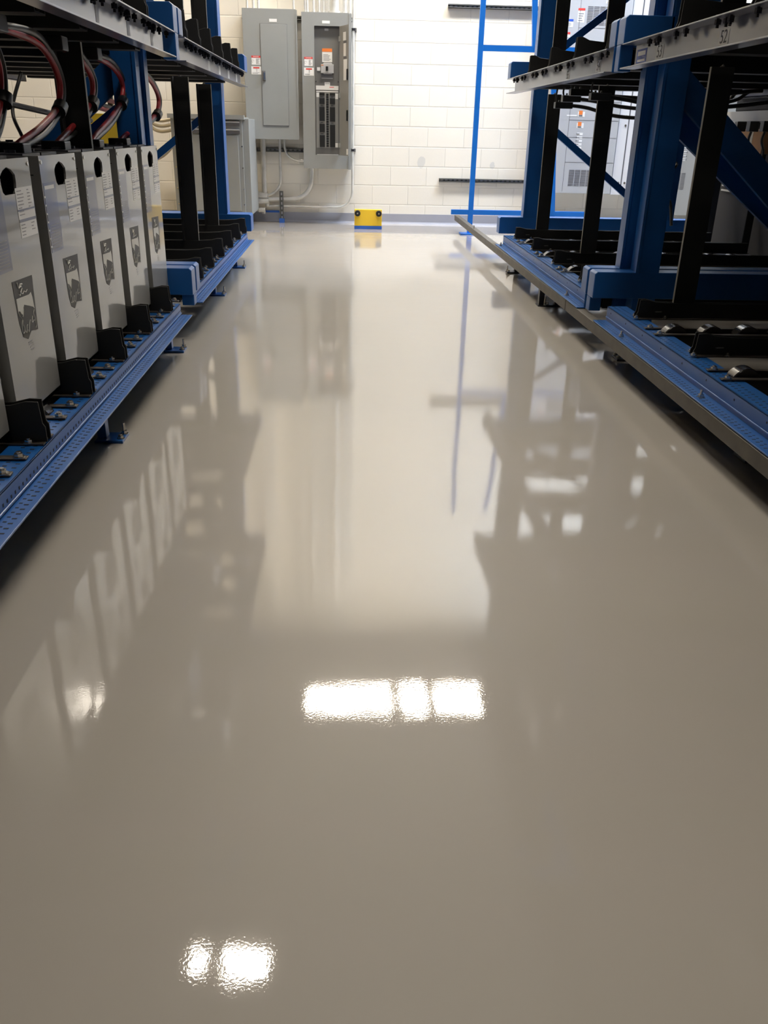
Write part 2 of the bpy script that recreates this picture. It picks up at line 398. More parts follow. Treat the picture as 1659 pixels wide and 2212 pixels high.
HB = {}
def upper_rail(side, bay, lvl, zb, zt):
    S = SIDES[side]; s = S['s']; y0, y1 = BAYS[bay]; W, Lp = S['web'], S['lip']; tk = .005
    if bay == 'near': y1 = 4.13
    names = ['', 'second', 'third', 'fourth']
    t = thing('tier_rail', 'grey channel rail of the %s tier on the %s rack, %s' % (names[lvl], side, BAYTXT[bay]), 'rail', (s*W, y0, zb), 'grey tier rails')
    mb = MB().box(s*Lp, s*(W + tk), y0, y1, zb, zb + tk).box(s*W, s*(W + tk), y0, y1, zb + tk, zt - tk).box(s*Lp, s*(W + .06), y0, y1, zt - tk, zt)
    mb.build('channel', M['rail'], t, bevel=.001)
    if lvl == 1:
        off, wd = TRK[side]
        D = DIV[(side, bay)]
        for yd in D + ([D[-1] + PITCH[side]] if D[-1] + PITCH[side] < y1 + off else []):
            for dy in ((-off - wd/2 + .01), (-off + wd/2 - .01), -.055, .012, .05, -.018):
                y = yd + dy
                if not (y0 + .02 < y < y1 - .02): continue
                x = s*(Lp + .024 + (.014 if abs(dy) < .03 else 0))
                if 'm' not in HB:
                    mb = MB().tube([(0, 0, -.033), (0, 0, -.005)], .005, 6).tube([(0, 0, -.023), (0, 0, -.008)], .0105, 6).tube([(0, 0, 0), (0, 0, .006)], .009, 6)
                    HB['m'] = mb.mesh('hanging_bolt', M['nutdark'])
                o = bpy.data.objects.new('hanging_bolt', HB['m']); C.objects.link(o); o.parent = t
                o.location = Vector((x, y, zt)) - t.location
    return t

def rear_rail(side, z, zt, lvlname):
    S = SIDES[side]; s = S['s']; X = S['back']
    t = MB().box(s*X, s*(X + .005), 1.4, 7.02, z, zt).box(s*(X - .09), s*(X + .005), 1.4, 7.02, zt - .005, zt).box(s*X, s*(X + .05), 1.4, 7.02, z, z + .005)
    o = t.build('rear_rail', M['rail'] , origin=(s*X, 1.4, z))
    tag(o, 'rear rail of the %s tier on the %s rack' % (lvlname, side), 'rail', 'rear rails of the racks')

TIERS = [(.160, None), (1.252, 1.351), (2.43, 2.53), (3.56, 3.66)]
HTOP = 3.78
def frame(side, y0, y1, fx, label, low_leg=False, bw=.052, bz=1.23):
    S = SIDES[side]; s = S['s']; W = S['web']
    t = thing('rack_frame', label, 'rack', (s*fx[0], y0, 0), 'blue rack upright frames')
    beams = [(S['ztop'] + .006, S['ztop'] + .135)] + [(a[1] + .008, a[1] + .122) for a in TIERS[1:]]
    xe = W - .03
    for i, (a, b) in enumerate(beams):
        mb = MB().prism([(s*xe, a), (s*(S['back'] - .01), a), (s*(S['back'] - .01), b), (s*(xe + .012), b), (s*xe, b - .010)], 'y', y0, y1)
        if low_leg: mb.box(s*xe, s*(xe + .06), max(y0, 4.27), min(y1, 4.374), .168 if i == 0 else TIERS[i][0], a)
        mb.build('cross_beam', M['blue'], t, bevel=.004)
    zb = beams[0][1]
    fw = .012
    for cx in (fx, S['cback']):
        a, b = cx; mb = MB()
        # boxed column with proud edge flanges, legs reach the floor
        mb.box(s*a, s*b, y0 + .004, y1 - .004, .02, HTOP)
        mb.box(s*a, s*(a + fw), y0, y0 + .004, .36, HTOP)
        mb.box(s*(a - .004), s*a, y0, y0 + .012, .36, HTOP)
        mb.build('column', M['blue'], t, bevel=.002)
        MB().box(s*(a - .03), s*(b + .03), y0 - .01, y1 + .01, 0, .02).build('foot_plate', M['blue'], t)
    ym = (y0 + y1)/2
    xa, xb = fx[1] - .04, S['cback'][0] + .04
    br = [(xa, bz if bw > .1 else 1.10, xb, .31), (xa, 1.48, xb, 2.3), (xa, 3.4, xb, 2.6)]
    for (x0, z0_, x1, z1_) in br:
        MB().bar((s*x0, ym, z0_), (s*x1, ym, z1_), bw, .03, up=(0, 1, 0)).build('brace', M['blue'], t)
    return t

for side in ('left', 'right'):
    S = SIDES[side]
    for bay in ('near', 'far'):
        lower_rail(side, bay)
        for lv in (1, 2, 3): upper_rail(side, bay, lv, *TIERS[lv])
    rear_rail(side, .16, S['ztop'], 'lower')
    for lv, nm in ((1, 'second'), (2, 'third'), (3, 'fourth')): rear_rail(side, TIERS[lv][0], TIERS[lv][1], nm)
for side, bay, z in (('left', 'near', 2.45), ('right', 'near', 2.45), ('right', 'far', 2.45), ('right', 'near', 3.58), ('right', 'far', 3.58)):  # added unseen trays: shade the racks, keep the cool panel out of floor reflections
    S = SIDES[side]; s_ = S['s']; y0, y1 = BAYS[bay]; xa, xb = S['web'] + .01, S['back'] - .01
    mb = MB().box(s_*xa, s_*xb, y0 + .02, y1 - .02, z, z + .004).box(s_*xa, s_*(xa + .004), y0 + .02, y1 - .02, z, z + .06).box(s_*xb, s_*(xb - .004), y0 + .02, y1 - .02, z, z + .06)
    tag(mb.build('drip_tray', M['black'], origin=(s_*xa, y0, z)), 'black drip tray in the %s tier of the %s rack, %s' % ('third' if z < 3 else 'fourth', side, BAYTXT[bay]), 'tray', 'drip trays')
frame('left', 4.245, 4.345, (.94, 1.045), 'blue upright of the left rack at the far end of the batteries', low_leg=True, bw=.12)
frame('left', 4.375, 4.475, (.93, 1.035), 'blue upright just behind the one at the end of the left batteries')
frame('left', 7.06, 7.24, (.94, 1.06), 'blue end upright of the left rack in front of the grey floor cabinet')
frame('right', 4.23, 4.335, (1.445, 1.56), 'nearer of the two thick blue uprights in the middle of the right rack', low_leg=True, bw=.12)
frame('right', 4.365, 4.465, (1.405, 1.52), 'farther of the two thick blue uprights in the middle of the right rack', low_leg=True, bw=.12, bz=1.16)
frame('right', 7.08, 7.20, (1.43, 1.54), 'dark blue end upright of the right rack beside the bright wall')
frame('left', 1.22, 1.33, (.94, 1.045), 'blue upright at the front end of the left rack')
frame('right', 1.22, 1.33, (1.445, 1.56), 'blue upright at the front end of the right rack')

# anchored levelling feet of the rails
def foot(side, x, y, lab, blue=True):
    s = -1 if side == 'left' else 1
    t = thing('levelling_foot', lab, 'rail foot', (s*x, y, 0), 'levelling feet under the front rails')
    W = SIDES[side]['web']
    MB().box(s*(x - .03), s*(x + .065), y - .045, y + .045, 0, .010).build('base_plate', M['blue' if blue else 'nutdark'], t, bevel=.002)
    MB().box(s*(x + .03), s*(x + .06), y - .02, y + .02, .010, .158).build('leg', M['blue' if blue else 'nutdark'], t, bevel=.002)
    MB().hexbolt(s*(x - .018), y - .02, .010, .010, .012).hexbolt(s*(x - .018), y + .03, .010, .010, .012).cyl((s*(x - .018), y + .03, .02), (s*(x - .018), y + .03, .05), .005, 8).build('anchor_bolt', M['zinc'], t)
for i, (x, y) in enumerate(((.785, 2.76), (.80, 4.02), (.80, 5.50), (.80, 6.66))):
    foot('left', x, y, 'blue levelling foot under the left rail, %s from the camera' % ORD[i])
for i, (x, y) in enumerate(((1.27, 6.62), (1.28, 5.30), (1.33, 3.95), (1.36, 2.6))):
    foot('right', x, y, 'bolted levelling foot under the right rail, %s from the wall end' % ORD[i].replace('nearest', 'first'), blue=False)

# worn steel guide bars bolted under the right rail, one past the other
for nm, y0, y1, x0a, x0b, lab in (('far', 4.62, 9.6, 1.205, 1.180, 'worn brown steel guide bar reaching past the right rack towards the wall'),
                       ('near', 1.2, 4.612, 1.203, 1.205, 'worn brown steel guide bar along the near right rail')):
    t = thing('guide_bar', lab, 'guide bar', (x0a, y0, .105), 'steel guide bars')
    mb = MB()
    A = [mb.bm.verts.new((x, y, z)) for (x, y) in ((x0a, y0), (x0a + .048, y0), (x0b + .048, y1), (x0b, y1)) for z in (.103, .157)]
    for f in ((0, 2, 3, 1), (2, 4, 5, 3), (4, 6, 7, 5), (6, 0, 1, 7), (1, 3, 5, 7), (0, 6, 4, 2)): mb.bm.faces.new([A[i] for i in f])
    mb.build('bar', M['guide'], t, bevel=.003)
    for y, x in (((8.25, 1.205), (6.9, 1.23), (4.72, 1.235)) if nm == 'far' else ((3.70, 1.235), (2.77, 1.235), (1.8, 1.235))):
        z = .157 if y > 7.1 else .165
        MB().hexbolt(x, y, z, .010, .010).cyl((x, y, z + .01), (x, y, z + .026), .005, 8).build('bolt', M['zinc'], t)
    for y in ((5.3,) if nm == 'far' else ()):
        yy = y
        xx = x0a + (x0b - x0a)*(yy - y0)/(y1 - y0)
        MB().box(xx + .008, xx + .04, yy - .02, yy + .02, .006, .103).box(xx, xx + .06, yy - .04, yy + .04, 0, .006).build('support', M['nutdark'], t)

# ------------------------------------------------------------------ roller tracks and dividers
def make_track(side, L_):
    W = TRK[side][1]; zt = .240 if side == 'right' else .224; rtop = .026 if side == 'right' else .024
    off = .037 if side == 'left' else .040
    t = thing('roller_track', '', 'roller track', (0, 0, 0), 'roller tracks')
    base = SIDES[side]['ztop']
    # geometry local: x away from the aisle, origin at the web on the rail top
    h = zt - base
    for k in (-1, 1):
        MB().box(-.0 + .012, L_, k*W/2 - .012, k*W/2 + .012, h - .004, h).build('strip', M['brownsteel'], t, local=True, bevel=.001)
    tr = MB()
    for k in (-1, 1): tr.box(.09, L_ - .1, k*(W/2 - .008), k*(W/2 - .012), h - .09, h - .004)
    tr.box(.09, L_ - .1, -(W/2 - .012), W/2 - .012, h - .09, h - .085)
    tr.build('trough', M['black'], t, local=True)
    R = .055; x = .12
    while x < L_ - .15:
        MB().cyl((x, -W/2 + .03, h - R + rtop), (x, W/2 - .03, h - R + rtop), R, 28).build('roller', M['wheel'], t, local=True, smooth=True, bevel=.004)
        x += .155
    for k in (-1, 1): MB().hexbolt(off - .004, k*W/2, h, .011, .010).build('bolt', M['zinc'], t, local=True)
    return t

def make_divider(side, L_):
    base = SIDES[side]['ztop']
    t = thing('divider', '', 'divider', (0, 0, 0), 'black battery dividers')
    f = .006 if side == 'left' else .052
    top = .333 if side == 'left' else .319
    st = (.272 if side == 'left' else .262) - base; bt = .004; T = top - base
    P = [(f - .006, bt), (f - .006, st - .010), (f, st), (f + .004, T - .003), (f + .035, T - .002), (f + .075, T - .012), (f + .16, T - .016), (L_, T - .016), (L_, bt)]
    g = .017
    mb = MB().prism(P, 'y', -g, -g + .005).prism([(x, z if z > bt else bt) for x, z in P], 'y', g - .005, g)
    mb.box(f, L_, -g, g, bt, bt + .004)
    mb.build('plate', M['black'], t, local=True, bevel=.0012)
    MB().box(f - .002 , L_, -g - .028, -g, .002, .006).box(f - .002, L_, g, g + .02, .002, .006).build('base_flange', M['brownsteel'], t, local=True)
    xs = f + (.075 if side == 'right' else .055)
    MB().prism([(xs, st + .002), (xs + .008, st - .0005), (xs + .032, st + .0005), (xs + .036, st + .003), (xs + .03, st + .0045), (xs + .01, st + .0045)], 'y', -g - .0008, -g).build('slot', M['blackedge'], t, local=True)['label'] = 'narrow pale slot'  # pale colour paints the light showing through the slot
    for dx in ((.030, -g - .016), (.045, g + .011), (.16, -g - .016)): MB().hexbolt(dx[0] if side == 'left' else dx[0] + .012, dx[1], .006, .010, .009).build('bolt', M['zinc'], t, local=True)
    return t

def make_post(z0, z1):
    t = thing('separator_post', '', 'post', (0, 0, 0), 'black separator posts')
    MB().box(-.048, .048, -.008, .008, 0, z1 - z0).box(.036, .048, .008, .04, 0, z1 - z0).build('web', M['black'], t, local=True, bevel=.001)
    MB().box(-.0495, -.048, -.0085, .0085, 0, z1 - z0).build('edge', M['blackedge'], t, local=True)['label'] = 'worn pale edge'  # pale strip paints the light caught by the narrow post face
    MB().hexbolt(0, 0, z1 - z0, .008, .006).build('cap_bolt', M['zinc'], t, local=True)
    return t

DT = {'left': .333 - SIDES['left']['ztop'], 'right': .319 - SIDES['right']['ztop']}
DS = {'left': 1.33, 'right': 1.7}
TIERNAME = ['lower', 'second', 'third', 'fourth']
for side in ('left', 'right'):
    S = SIDES[side]; s = S['s']; rz = 0 if s > 0 else PI; L_ = S['back'] - S['web']
    tr0 = make_track(side, L_); trk = kids_of(tr0)
    dv0 = make_divider(side, L_); dvk = kids_of(dv0)
    po0 = make_post(0, .93); pok = kids_of(po0)
    first = {'t': True, 'd': True, 'p': True}
    for lv in (0, 1, 2, 3):
        zrail = S['ztop'] if lv == 0 else TIERS[lv][1]
        for bay in ('near', 'far'):
            D = DIV[(side, bay)]; off = TRK[side][0]
            TT = [yd - off for yd in D if yd - off > BAYS[bay][0] + .06]
            if side == 'left' and bay == 'near': TT = [D[0] - .43 - off + .02] + TT if lv == 0 else TT
            if side == 'right': TT = TT + [D[-1] + PITCH[side] - off] if D[-1] + PITCH[side] - off < BAYS[bay][1] + .05 else TT
            if side == 'left' and bay == 'near': TT = TT + [4.04]
            bt = 'near' if bay == 'near' else 'far'
            for k, y in enumerate(TT):
                if lv > 1: continue
                lab = 'roller track in the %s bay of the %s rack, %s tier, %s from the camera' % (bt, side, TIERNAME[lv], ORD[k])
                if first['t']:
                    first['t'] = False; tr0.location = (s*S['web'], y, zrail); tr0.rotation_euler = (0, 0, rz); tr0['label'] = lab
                else: dup(tr0, trk, (s*S['web'], y, zrail), lab, rz)
            for k, y in enumerate(D):
                lab = 'black divider in the %s bay of the %s rack, %s tier, %s from the camera' % (bt, side, TIERNAME[lv], ORD[k])
                zz = zrail
                if first['d']:
                    first['d'] = False; dv0.location = (s*S['web'], y, zz); dv0.rotation_euler = (0, 0, rz); dv0['label'] = lab
                else: dup(dv0, dvk, (s*S['web'], y, zz), lab, rz).scale = (1, 1, DS[side] if lv else 1)
    # posts standing on dividers, tier 0 up to tier 1 rails and again above
    PX = .99 if side == 'left' else 1.528
    PY = {'left': [(3.433, 'behind the batteries'), (5.65, 'mid far bay'), (6.57, 'farthest, by the end upright')],
          'right': [(3.785, 'nearest, in the near bay'), (5.44, 'in the middle of the far bay'), (6.80, 'beside the end upright')]}[side]
    for y, wtxt in PY:
        for lv, (za, zb_) in enumerate(((S['ztop'] + DT[side] - .016, 1.248), (1.351 + (DT[side] - .016)*DS[side], 2.42))):
            lab = 'black post %s the %s rack, %s' % ('low in' if lv == 0 else 'above tier two of', side, wtxt)
            sc = (zb_ - za) / .93
            if first['p']:
                first['p'] = False; po = po0; po.location = (s*PX, y, za); po.rotation_euler = (0, 0, rz); po['label'] = lab
            else: po = dup(po0, pok, (s*PX, y, za), lab, rz)
            po.scale = (1, 1, sc)

# stickers on the tier rails
def sticker(side, y, w_, zc, h_, mt, txt=None, label='', col='ink', parent=None):
    S = SIDES[side]; s = S['s']; x = s*(S['web'] - .0008)
    t = thing('rail_sticker', label, 'sticker', (x, y, zc - h_/2), 'stickers on the tier rails')
    MB().box(x, s*S['web'], y - w_/2, y + w_/2, zc - h_/2, zc + h_/2).build('backing', M[mt], t)
    if txt:
        R = Matrix(((0, 0, -1), (-1, 0, 0), (0, 1, 0))) if s > 0 else Matrix(((0, 0, 1), (1, 0, 0), (0, 1, 0)))
        text_mesh('number', txt, min(h_*1.25, w_*.75), M[col], t, (x - s*.0004, y, zc), R, .0003)
    return t
pos = 'on the right grey tier rail'
sticker('right', 3.175, .082, 1.295, .046, 'paper', '52', 'sticker numbered 52 on the right tier rail, nearest the camera')
sticker('right', 3.812, .088, 1.298, .050, 'paper', '53', 'sticker numbered 53 beside the blue maker plate on the right tier rail')
sticker('right', 4.715, .080, 1.300, .052, 'paper', '54', 'pale number sticker on the far right tier rail, nearer the camera')
sticker('right', 5.355, .085, 1.292, .046, 'paper', '55', 'pale number sticker on the far right tier rail, nearer the wall')
t = sticker('right', 4.04, .13, 1.300, .052, 'labelblue', None, 'small blue and white maker plate at the end of the near right rail')
MB().box(1.2664, 1.2672, 3.99, 4.09, 1.301, 1.318).build('white_band', M['paper'], t); MB().box(1.2664, 1.2672, 3.99, 4.09, 1.278, 1.287).build('white_line', M['paper'], t)
for i, y in enumerate((5.45, 5.89, 6.33, 6.77)): sticker('left', y, .085, 1.298, .05, 'paper', None, 'white sticker on the far left tier rail, %s from the camera' % ORD[i].replace('nearest', 'first'))
for i, y in enumerate((3.085, 3.50, 3.90, 4.46)): sticker('left', y, .04, 1.300, .055, 'greyink', None, 'grey sticker on the left tier rail above the batteries, %s from the camera' % ORD[i].replace('nearest', 'first'))

# ------------------------------------------------------------------ batteries
def make_battery(w_, label, loc):
    # local: origin front near bottom corner, y along the aisle 0..w_, x negative = away
    t = thing('forklift_battery', label, 'battery', loc, 'grey steel batteries in a row')
    D, Hh = .86, .65; T = .006
    mb = MB()
    mb.box(-D, -T, 0, T, 0, Hh); mb.box(-D, -T, w_ - T, w_, 0, Hh); mb.box(-D, -D + T, T, w_ - T, 0, Hh); mb.box(-D, 0, 0, w_, -.0, .01)
    mb.box(-D, -T, T, w_ - T, Hh - .012, Hh - .002)
    mb.build('case', M['case'], t, local=True)
    # front face with handle hole (frame of quads round the hole)
    cy, cz = w_*.52, .603
    hole = [(cy - .053, -.010), (cy - .053, .008), (cy - .030, .021), (cy, .028), (cy + .030, .021), (cy + .053, .008), (cy + .053, -.010), (cy + .048, -.030), (cy + .034, -.038), (cy - .034, -.038), (cy - .048, -.030)]
    hole = [(a, cz + b) for a, b in hole]
    bm = bmesh.new()
    def ring(x):
        o = [bm.verts.new((x, y, z)) for y, z in ((0, 0), (0, Hh), (w_, Hh), (w_, 0))]; h_ = [bm.verts.new((x, y, z)) for y, z in hole]; return o, h_
    rings = []
    for x in (0, -T):
        o, h_ = ring(x); rings.append((o, h_))
        es = [bm.edges.new((o[i], o[(i+1) % 4])) for i in range(4)] + [bm.edges.new((h_[i], h_[(i+1) % len(h_)])) for i in range(len(h_))]
        bmesh.ops.triangle_fill(bm, edges=es, use_beauty=True)
    (o0, h0), (o1, h1) = rings
    for i in range(4): bm.faces.new([o0[i], o0[(i+1) % 4], o1[(i+1) % 4], o1[i]])
    n = len(h0)
    for i in range(n): bm.faces.new([h0[i], h0[(i+1) % n], h1[(i+1) % n], h1[i]])
    m2 = MB(); m2.bm.free(); m2.bm = bm
    m2.build('front_panel', M['case'], t, local=True)
    MB().box(-.055, -.05, .02, w_ - .02, .50, .63).build('hole_backing', M['cell'], t, local=True)
    MB().box(-.30, -.02, -.0006, 0, Hh - .052, Hh - .049).box(-.30, -.02, w_, w_ + .0006, Hh - .052, Hh - .049).build('seam', M['casedark'], t, local=True)
    mb = MB()
    for y in (.012, w_ - .014): mb.cyl((0, y, Hh - .016), (.003, y, Hh - .016), .006, 10)
    mb.build('screw', M['zinc'], t, local=True)
    # cells and lid detail on the top
    mb = MB()
    for i in range(6):
        for j in range(2):
            mb.box(-D + .04 + i*.13, -D + .16 + i*.13, .02 + j*(w_/2 - .01), w_/2 - .005 + j*(w_/2 - .015), Hh - .002, Hh + .004)
            mb.cyl((-D + .1 + i*.13, w_*.27 + j*w_*.46, Hh), (-D + .1 + i*.13, w_*.27 + j*w_*.46, Hh + .012), .016, 12)
    mb.build('cell_covers', M['cell'], t, local=True)
    # labels on the front
    k = w_ / .348
    a = MB().box(0, .0008, .215*k, .342*k, .452, .578).build('rating_label', M['paper'], t, local=True); a['label'] = 'white printed rating label'
    mb = MB()
    random.seed(9)
    for z in [.571 - .0085*i for i in range(14)]:
        if .497 < z < .503: continue
        y = .224*k; mb.box(.0008, .0012, y, y + random.uniform(.02, .05)*k, z - .0022, z)
        if random.random() < .75: mb.box(.0008, .0012, .30*k, .30*k + random.uniform(.01, .03)*k, z - .0022, z)
    mb.build('print', M['greyink'], a, local=True)
    MB().box(.0008, .0013, .215*k, .342*k, .520, .524).box(.0008, .0013, .215*k, .342*k, .492, .499).build('rule', M['lilac'], a, local=True)
    b = MB().box(0, .0008, .008*k, .118*k, .385, .578).build('warning_label', M['lilac'], t, local=True); b['label'] = 'lilac grey warning label with white heading'
    mb = MB().box(.0008, .0012, .016*k, .10*k, .560, .570)
    for i in range(7): mb.box(.0008, .0012, .004*k, .013*k, .40 + i*.023, .405 + i*.023)
    mb.build('heading', M['paper'], b, local=True)
    mb = MB()
    for i in range(9): mb.box(.0008, .0011, .022*k, .105*k, .395 + i*.008, .397 + i*.008)
    mb.build('fine_print', M['greyink'], b, local=True)
    # emblem: dark shield, pale peak and outlined bull
    # emblem outline points are in hall coordinates; U shifts them to the battery
    def U(p): return ((p[0] - 2.172)*k, p[1] - .25)
    sh = [(2.268, .607), (2.418, .602), (2.404, .455), (2.352, .462), (2.322, .446), (2.290, .458), (2.276, .496)]
    e = MB().prism([U(p) for p in sh], 'x', 0, .0008).build('emblem', M['shield'], t, local=True); e['label'] = 'dark emblem with pale bull drawing'
    wt = [(2.280, .561), (2.375, .557), (2.390, .561), (2.396, .546), (2.400, .513), (2.392, .520), (2.365, .528), (2.327, .538), (2.318, .530), (2.309, .514), (2.302, .518), (2.292, .527), (2.280, .529)]
    MB().prism([U(p) for p in wt], 'x', .0008, .0011).build('peak', M['emblemline'], e, local=True)
    lines = [[(2.279, .529), (2.284, .517), (2.297, .506), (2.292, .494), (2.287, .478), (2.291, .470), (2.297, .468), (2.303, .471), (2.306, .480), (2.300, .488)],
             [(2.297, .522), (2.306, .518), (2.318, .530), (2.312, .516), (2.305, .510)],
             [(2.310, .471), (2.315, .465), (2.320, .470), (2.325, .481), (2.331, .484)], [(2.329, .470), (2.334, .462), (2.339, .470), (2.348, .486), (2.355, .492)],
             [(2.395, .512), (2.386, .503), (2.392, .490), (2.391, .476), (2.394, .468), (2.388, .463)],
             [(2.376, .498), (2.366, .486), (2.372, .482), (2.380, .486), (2.388, .483)], [(2.304, .502), (2.299, .494), (2.303, .486)]]
    mb = MB()
    for ln in lines:
        pts = [Vector((.0010, *U(p))) for p in ln]
        mb.tube(bez(pts, 4), .0011, 5)
    mb.build('bull_outline', M['emblemline'], e, local=True)
    mb = MB()
    tx = [U(p) for p in ((2.300, .600), (2.305, .585), (2.325, .588), (2.330, .580))]
    mb.tube([Vector((.001, *p)) for p in tx], .0022, 5)
    mb.tube([Vector((.001, *U(p))) for p in ((2.308, .584), (2.320, .594), (2.334, .592))], .002, 5)
    mb.tube([Vector((.001, *U(p))) for p in ((2.330, .582), (2.316, .572))], .0016, 5)
    mb.tube([Vector((.001, *U(p))) for p in ((2.302, .570), (2.310, .565), (2.318, .571), (2.330, .566), (2.342, .572), (2.354, .567), (2.366, .572))], .001, 5)
    mb.build('script_mark', M['emblemline'], e, local=True)
    mb = MB()
    for i in range(4): mb.box(.0, .0006, (2.318 - 2.172 + .004*i)*k, (2.352 - 2.172)*k, (.436 - .25) - i*.0075, (.4385 - .25) - i*.0075)
    mb.build('small_print', M['greyink'], t, local=True)
    return t
ba = [(1.752, .345, 'grey steel battery at the left edge, only its far corner in view'),
      (2.172, .351, 'grey steel battery nearest the camera with large dark bull emblem'),
      (2.607, .347, 'second grey battery of the left row, its handle hole fully in view'),
      (3.037, .346, 'third grey battery of the left row with dark scuffs on its label'),
      (3.482, .342, 'fourth grey battery of the left row, second from the blue upright'),
      (3.908, .325, 'farthest grey battery of the left row, beside the blue upright')]
bats = []
for y, w_, lab in ba:
    bats.append(make_battery(w_, lab, (-.870, y, .250)))

# ------------------------------------------------------------------ cables looping down to the batteries
loops = [
 [(2.20, 1.22), (2.52, 1.245), (2.70, 1.205), (2.776, 1.142), (2.755, 1.05), (2.66, .96), (2.50, .915), (2.38, .912)],
 [(2.72, 1.235), (3.10, 1.235), (3.26, 1.19), (3.335, 1.115), (3.28, 1.035), (3.08, .965), (2.86, .925), (2.78, .912)],
 [(3.28, 1.23), (3.55, 1.225), (3.70, 1.185), (3.76, 1.13), (3.70, 1.06), (3.50, .985), (3.26, .93), (3.18, .912)],
 [(3.72, 1.23), (4.02, 1.225), (4.19, 1.19), (4.255, 1.14), (4.19, 1.075), (3.98, 1.0), (3.70, .935), (3.62, .912)],
 [(4.30, 1.23), (4.75, 1.21), (4.96, 1.16), (5.03, 1.10), (4.93, 1.035), (4.65, .985), (4.25, .935), (4.06, .912)],
]
for i, pts in enumerate(loops):
    x = -1.0
    t = thing('battery_cable', 'looped pair of red and black battery cables, %s from the camera' % ORD[i], 'cable', (x, pts[-1][0], .91), 'looped battery cables')
    cy = sum(p[0] for p in pts)/len(pts); cz = 1.08
    r_ = .0105
    def path(shift, dx):
        out = []
        for j, (y, z) in enumerate(pts):
            v = Vector((0, y - pts[-1][0] - .25, z - 1.08)); n = v.normalized() if v.length else Vector((0, 0, 1))
            k = shift if 0 < j < len(pts) - 1 else 0
            out.append(Vector((x + dx, y + n.y*k, z + n.z*k)))
        return bez(out, 10)
    MB().tube(path(-.012, 0), r_, 12).build('red_cable', M['red'], t, smooth=True)
    pb = path(.012, .002); MB().tube(pb, r_*1.05, 12).build('black_cable', M['blackcable'], t, smooth=True)
    q = path(-.0, .006)
    for jx in (int(len(q)*.56),): MB().tube(q[jx:jx + 4], .0245, 12).build('tape_wrap', M['rubber'], t, smooth=True)
    MB().box(x - .03, x + .05, pts[-1][0] - .05, pts[-1][0] + .02, .898, .93).build('plug', M['rubber'], t, bevel=.004)
    MB().box(x - .03, x + .05, pts[0][0] - .04, pts[0][0] + .03, pts[0][1] - .022, pts[0][1] + .022).build('connector', M['rubber'], t, bevel=.004)

def cable(label, pts, r=.011, mt='blackcable', group='loose cables under the racks', cat='cable', name='power_cable'):
    o = MB().tube(bez(pts, 8), r, 10).build(name, M[mt], smooth=True, origin=tuple(pts[0]))
    return tag(o, label, cat, group)
# drooping cables behind the left far bay
for i, (z, dz) in enumerate(((1.20, -.03), (1.165, -.05), (1.13, -.05), (1.10, -.04))):
    cable('thick dark cable strung under the left second tier, %s from the top' % ORD[i].replace('nearest', 'first'),
          [(-1.30, 4.55, z), (-1.33, 5.1, z + dz), (-1.40, 5.9, z + dz*1.2), (-1.5, 6.7, z + .01)], .012, 'red' if i % 2 else 'blackcable')
for i, (x, y, z) in enumerate(((-1.9, 4.9, 1.262), (-2.1, 5.3, 1.262), (-2.0, 5.9, 1.262))):
    cable('dark cable hanging behind the batteries at the left, %s one' % ORD[i].replace('nearest', 'first'),
          [(x, y, z), (x - .05, y - .1, 1.05), (x + .02, y - .2, .9), (x + .08, y - .15, .7)], .011)
cable('dark cable sagging across the back of the left rack', [(-1.7, 3.6, 1.22), (-1.75, 4.2, 1.12), (-1.6, 4.9, 1.04), (-1.5, 5.5, 1.0)], .014)
# beige hoses by the left cabinet
for i, (z, r) in enumerate(((1.02, .16), (.97, .19), (.92, .22))):
    cable('beige hose loop behind the left rack, %s from the top' % ORD[i].replace('nearest', 'first'),
          [(-2.02, 9.6, z + .20), (-2.0, 9.55, z + .05), (-1.9, 9.5, z), (-1.76, 9.45, z + .02), (-1.70, 9.45, z + .05)], .016, 'beigehose', 'beige hoses', 'hose', 'hose')
cable('long beige hose curving down behind the left rack', [(-1.72, 9.3, .86), (-1.78, 9.35, .77), (-1.9, 9.4, .68), (-2.1, 9.5, .62)], .017, 'beigehose', 'beige hoses', 'hose', 'hose')
# cables with connectors under the right second tier
for i, (za, zb_, y) in enumerate(((1.20, 1.15, 6.1), (1.165, 1.10, 6.3), (1.23, 1.20, 5.9), (1.19, 1.14, 5.4))):
    t = thing('connector_cable', 'black cable with block connector under the right second tier, %s one' % ORD[i].replace('nearest', 'first'), 'cable', (1.45, y, za), 'connector cables')
    MB().tube(bez([(1.52, y, za), (1.66, y + .02, za - .015), (1.85, y, zb_ + .005), (2.1, y - .05, zb_), (2.5, y - .1, zb_ + .05), (2.62, y - .1, 1.26)], 8), .012, 10).build('lead', M['blackcable'], t, smooth=True)
    MB().box(1.42, 1.54, y - .03, y + .03, za - .022, za + .018).box(1.445, 1.455, y - .01, y + .01, za + .018, za + .03).box(1.48, 1.49, y - .01, y + .01, za + .018, za + .03).build('block', M['rubber'], t, bevel=.003)
    MB().tube(bez([(1.43, y, za + .016), (1.425, y, za + .04), (1.43, y, 1.262)], 4), .006, 8).build('hook', M['rubber'], t, smooth=True)

